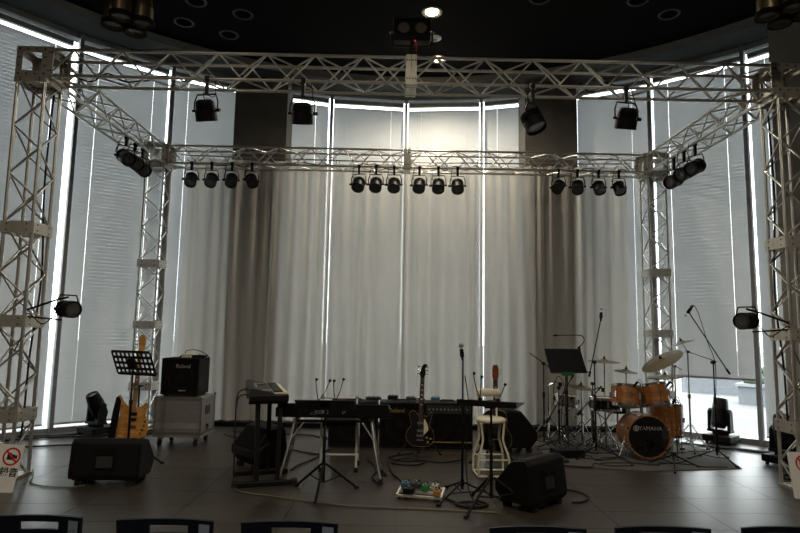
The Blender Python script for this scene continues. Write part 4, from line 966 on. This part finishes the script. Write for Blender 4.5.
# ================================================================== SIGNS
def sign(loc, rot, txt):
    t = thing('notice_board', loc, txt, 'sign', 'no recording signs', rot=rot)
    w_, h = .50, .42
    P = Matrix(((1, 0, 0, 0), (0, 0, -1, 0), (0, 1, 0, 0), (0, 0, 0, 1)))
    rr = .02; poly = []
    for cx_, cz, a0 in ((w_/2-rr, h-rr, 0), (-w_/2+rr, h-rr, 90), (-w_/2+rr, rr, 180), (w_/2-rr, rr, 270)):
        for k in range(5): a = math.radians(a0+22.5*k); poly.append((cx_+rr*math.cos(a), cz+rr*math.sin(a)))
    MB().prism(poly, 0, .012, P).build('panel', 'white', t)
    for x in (-.11, .16):
        R = Matrix.Translation((x, -.0125, .315)) @ Matrix.Rotation(PI/2, 4, 'X')
        p = MB().lathe([(.064, .0015), (.08, .0015), (.08, 0)], 28, R).lathe([(.064, 0), (.064, .0015)], 28, R).build('prohibition_ring', 'red', t)
        c_ = MB().box((-.005, -.005, .0006), (.07, .048, .0012), R).box((-.02, .025, .0006), (.03, .014, .0012), R).build('camera_symbol', 'ink', t)
        MB().prism([(.03, -.01), (.05, -.024), (.05, .02), (.03, .006)], 0, .0012, R).build('camera_lens_symbol', 'ink', t)
        MB().box((0, 0, .0022), (.016, .13, .001), R @ Matrix.Rotation(.85, 4, 'Z')).build('prohibition_bar', 'red', t)
    text('撮影録音', .084, 'ink', t, face_cam(.085, -.0125, .175), depth=.0008, bold=.0014); text('T', .06, 'ink', t, face_cam(.05, -.0125, .085), depth=.0008)
    MB().bar((0, .01, .33), (0, .16, .005), .02, .008).build('prop', 'steel', t)
sign((-3.83, 5.47, .002), (-.24, .06, .02), 'white no-filming notice leaning at the foot of the front left tower')
sign((3.86, 5.60, .002), (-.24, .04, 0), 'white no-filming notice leaning at the foot of the front right tower')
# ================================================================== AUDIENCE CHAIRS
def chair(x, y, rz, txt):
    t = thing('audience_chair', (x, y, 0), txt, 'chair', 'front row of audience chairs', rz=rz)
    w_, P = .36, Matrix(((1, 0, 0, 0), (0, 0, -1, 0), (0, 1, 0, 0), (0, 0, 0, 1)))
    # backrest: curved plate with a grip slot, seen from behind
    nx, zs = 24, [.40, .46, .52, .58, .64, .70, .728, .757, .772, .78]
    m = MB(); vs = []; fs = []
    def pt(i, z, off):
        u = -1+2*i/nx; ww = w_/2*(.90+.10*(z-.40)/.38); lift = .006*u*u if z > .75 else 0
        return (u*ww, -.02+.045*u*u*-1+.10*(.78-z)+off, z+lift)
    def solid(i, j): return not (zs[j] == .728 and 7 <= i < 17)
    for off in (0, .014):
        b = len(vs); vs += [pt(i, z, off) for i in range(nx+1) for z in zs]
        for i in range(nx):
            for j in range(len(zs)-1):
                if solid(i, j): q = [b+i*len(zs)+j, b+(i+1)*len(zs)+j, b+(i+1)*len(zs)+j+1, b+i*len(zs)+j+1]; fs.append(q)
    B = (nx+1)*len(zs); nz = len(zs)
    def idx(i, j): return i*nz+j
    def side(a, c): fs.append((a, c, c+B, a+B))
    for i in range(nx): side(idx(i, nz-1), idx(i+1, nz-1)); side(idx(i, 0), idx(i+1, 0))
    for j in range(nz-1): side(idx(0, j), idx(0, j+1)); side(idx(nx, j), idx(nx, j+1))
    js = zs.index(.728)
    for i in range(7, 17): side(idx(i, js), idx(i+1, js)); side(idx(i, js+1), idx(i+1, js+1))
    side(idx(7, js), idx(7, js+1)); side(idx(17, js), idx(17, js+1))
    m.add(vs, fs, False).build('backrest', 'chair', t)
    q_ = [pt(i, z, -.0015) for i in (20, 21, 22, 23) for z in (.715, .766)]
    st = MB().add(q_+[(a, b+.001, c) for a, b, c in q_], [(0, 2, 3, 1), (2, 4, 5, 3), (4, 6, 7, 5), (8, 9, 11, 10), (10, 11, 13, 12), (12, 13, 15, 14)]).build('seat_number_sticker', 'sticker', t)
    text('A-00', .014, 'ink', st, face_cam(.143, -.0525, .735, .36), depth=.0003)
    MB().box((0, .25, .42), (.40, .40, .03)).build('seat', 'chair', t, bevel=.012)
    for s in (-1, 1):
        MB().path([(s*.17, .02, .60), (s*.185, .06, .42), (s*.20, .0, .012)], .011, 8).build('leg', 'steel', t)
        MB().path([(s*.185, .40, .41), (s*.20, .45, .012)], .011, 8).build('leg', 'steel', t)
        MB().path([(s*.185, .04, .40), (s*.185, .41, .40)], .011, 8).build('seat_rail', 'steel', t)
    return t
for x, y, txt in ((-1.512, 2.35, 'navy audience chair, leftmost of the front row, cut by the left edge'), (-1.012, 2.33, 'navy audience chair, second from left in the front row'), (-.547, 2.32, 'navy audience chair, third from left, beside the aisle gap'), (.375, 2.30, 'navy audience chair just right of the aisle gap, fourth from left'), (.849, 2.32, 'navy audience chair, second from the right in the front row'), (1.337, 2.335, 'navy audience chair, rightmost of the front row')):
    chair(x, y, .0, txt)
# ================================================================== CABLES ON THE FLOOR
def cable(pts, r, m_, txt, grp='cables on the floor'):
    o = MB().path([(x, y, r+.002+(z[0] if z else 0)) for x, y, *z in pts], r, 5, 5).build('floor_cable', m_); tag(o, txt, 'cable', grp)
cable([(-3.90, 6.30), (-3.72, 6.0), (-3.62, 5.80), (-3.45, 5.68), (-3.25, 5.64), (-3.12, 5.66), (-3.06, 5.72)], .007, 'cablecream', 'cream cable from the front left tower to the left floor monitor')
cable([(-1.83, 6.5), (-1.78, 6.15), (-1.72, 5.85), (-1.56, 5.58), (-1.25, 5.45), (-.97, 5.34), (-.52, 5.19), (.08, 5.13), (.42, 5.09), (.72, 5.05)], .007, 'cablecream', 'long cream cable sweeping across the front of the stage')
rn = random.Random(3)
def wander(a, b, n, j):
    a, b = Vector(a), Vector(b); return [tuple((a+(b-a)*k/n) + Vector((rn.uniform(-j, j), rn.uniform(-j, j))) ) for k in range(n+1)]
def cab2(pts, txt, r=.009): cable(pts, r, 'rubber', txt)
cab2(wander((-5.2, 8.0), (-3.5, 8.75), 6, .05), 'black cable along the left window, nearest the glass', .016)
cab2(wander((-5.2, 7.8), (-3.45, 8.55), 6, .05), 'black cable along the left window, second from the glass', .016)
cab2(wander((-4.9, 7.3), (-3.6, 7.75), 6, .04), 'black cable crossing left of the bass guitar', .012)
cab2(wander((-2.5, 8.75), (-.9, 8.3), 7, .08), 'black cable behind the keyboards from the road case')
cab2(wander((-2.6, 8.5), (-1.0, 7.2), 7, .06), 'black cable running to the end-on synthesizer')
cab2(wander((-1.3, 6.5), (-.9, 7.6), 5, .08), 'black cable under the stage piano toward the left amplifier')
cab2([(-.45, 7.0), (-.36, 6.7), (-.32, 6.4), (-.22, 6.25), (-.28, 6.5), (-.36, 6.2), (-.3, 5.95)], 'black cable coiled by the right leg of the stage piano')
cab2([(.1, 7.4), (-.2, 7.15), (-.02, 6.95), (.25, 7.0), (.1, 6.75), (-.16, 6.85), (0, 7.1), (.4, 6.9), (.7, 7.1)], 'black cable looping under the black guitar')
cab2([(-.2, 6.9), (-.16, 6.4), (-.06, 6.0), (-.08, 5.75), (.0, 5.6)], 'black cable from the amplifiers to the pedalboard')
cab2([(.3, 5.5), (.45, 5.25), (.62, 5.2), (.55, 5.35), (.40, 5.28), (.52, 5.18), (.68, 5.26), (.6, 5.4)], 'black cable coiled at the foot of the straight microphone stand', .011)
cab2([(1.35, 5.9), (1.6, 5.75), (1.66, 5.55), (1.55, 5.4), (1.45, 5.38)], 'black cable looping right of the front floor monitor')
for k, (a, b) in enumerate((((1.3, 7.0), (2.6, 7.3)), ((1.6, 7.35), (2.5, 7.75)), ((1.75, 7.6), (2.9, 6.95)), ((1.5, 6.85), (2.7, 6.95)), ((2.2, 7.05), (3.7, 6.95)), ((1.7, 7.85), (2.7, 7.55)))):
    cab2(wander(a, b, 7, .13), 'black cable in the tangle under the percussion, %s of six' % ('first', 'second', 'third', 'fourth', 'fifth', 'sixth')[k])
cab2(wander((3.2, 7.4), (4.1, 7.9), 5, .08), 'black cable tangled at the feet of the cymbal stands')
cab2(wander((3.9, 8.35), (5.0, 7.5), 6, .04), 'black cable before the right window, farther one', .015)
cab2(wander((3.5, 8.6), (4.9, 7.7), 6, .05), 'black cable before the right window, nearer one', .013)
cab2([(4.35, 6.6), (4.1, 6.5), (4.05, 6.35), (4.2, 6.28), (4.3, 6.4), (4.2, 6.55)], 'black cable coil by the front right tower')

# ------------------------------------------------------------------ small hardware round the kit
for p, d, txt in (((2.84, 7.22, .905), (-.5, .3, -.8), 'small black clip microphone on the left rack tom'), ((3.26, 7.26, .91), (-.4, .4, -.8), 'small black clip microphone on the right rack tom'), ((3.46, 7.56, .67), (-.2, .4, -.85), 'small black clip microphone on the floor tom')):
    t = thing('clip_microphone', p, txt, 'microphone', 'clip microphones on the drums')
    q = Vector(d).normalized()*.07
    MB().tube((0, 0, .03), q+Vector((0, 0, .03)), .016, .012, n=10).build('capsule', 'blackmat', t)
    MB().path([(0, 0, .03), (.02, -.03, .02), (.02, -.05, -.02)], .006, 6, 3).build('clip_arm', 'black', t)
    MB().path([(0, 0, .03), (.03, -.02, .06), (.05, -.05, -.05), (.03, -.06, -.2), (.04, -.06, -p[2]+.015)], .004, 5, 4).build('microphone_cable', 'rubber', t)
for x, y, h, a0, txt in ((2.03, 8.3, .78, .2, 'chrome hardware stand behind the solid music stand, left one'), (2.62, 8.25, .72, .7, 'chrome hardware stand behind the black snare drum')):
    t = thing('hardware_stand', (x, y, 0), txt, 'stand', 'chrome hardware stands')
    for k in range(3):
        a = a0+2*PI*k/3; p = (.26*math.cos(a), .26*math.sin(a), .014)
        l = MB().path([(0, 0, .36), (p[0]*.85, p[1]*.85, .10), p], .010, 6, 3).build('leg', 'chrome', t); MB().ball(p, .014, 8).build('rubber_foot', 'rubber', l)
    MB().tube((0, 0, .06), (0, 0, h), .013, n=10).build('tube', 'chrome', t); MB().tube((0, 0, h*.55), (0, 0, h*.62), .022, n=10).build('collar', 'chrome', t)
    MB().path([(0, 0, h), (.10, 0, h+.05), (.16, -.02, h+.02)], .009, 6, 3).build('arm', 'chrome', t); MB().box((.16, -.02, h+.02), (.05, .04, .06)).build('clamp', 'black', t, bevel=.006)
cable([(2.02, 7.75, .55), (1.94, 7.72, .75), (2.0, 7.7, .95), (2.08, 7.7, .8), (2.04, 7.72, .45), (2.06, 7.68, .1), (2.2, 7.55, 0), (2.4, 7.45, 0)], .005, 'rubber', 'black cable looped over the short boom stand left of the chrome drum')
cable([(2.53, 7.88, .6), (2.60, 7.84, .35), (2.56, 7.8, .1), (2.45, 7.6, 0), (2.1, 7.4, 0)], .005, 'rubber', 'black cable hanging from the short boom stand right of the chrome drum')
cable([(.50, 5.47, 1.1), (.535, 5.45, .8), (.51, 5.46, .4), (.53, 5.42, .1), (.58, 5.36, 0)], .005, 'rubber', 'black cable hanging along the straight microphone stand')
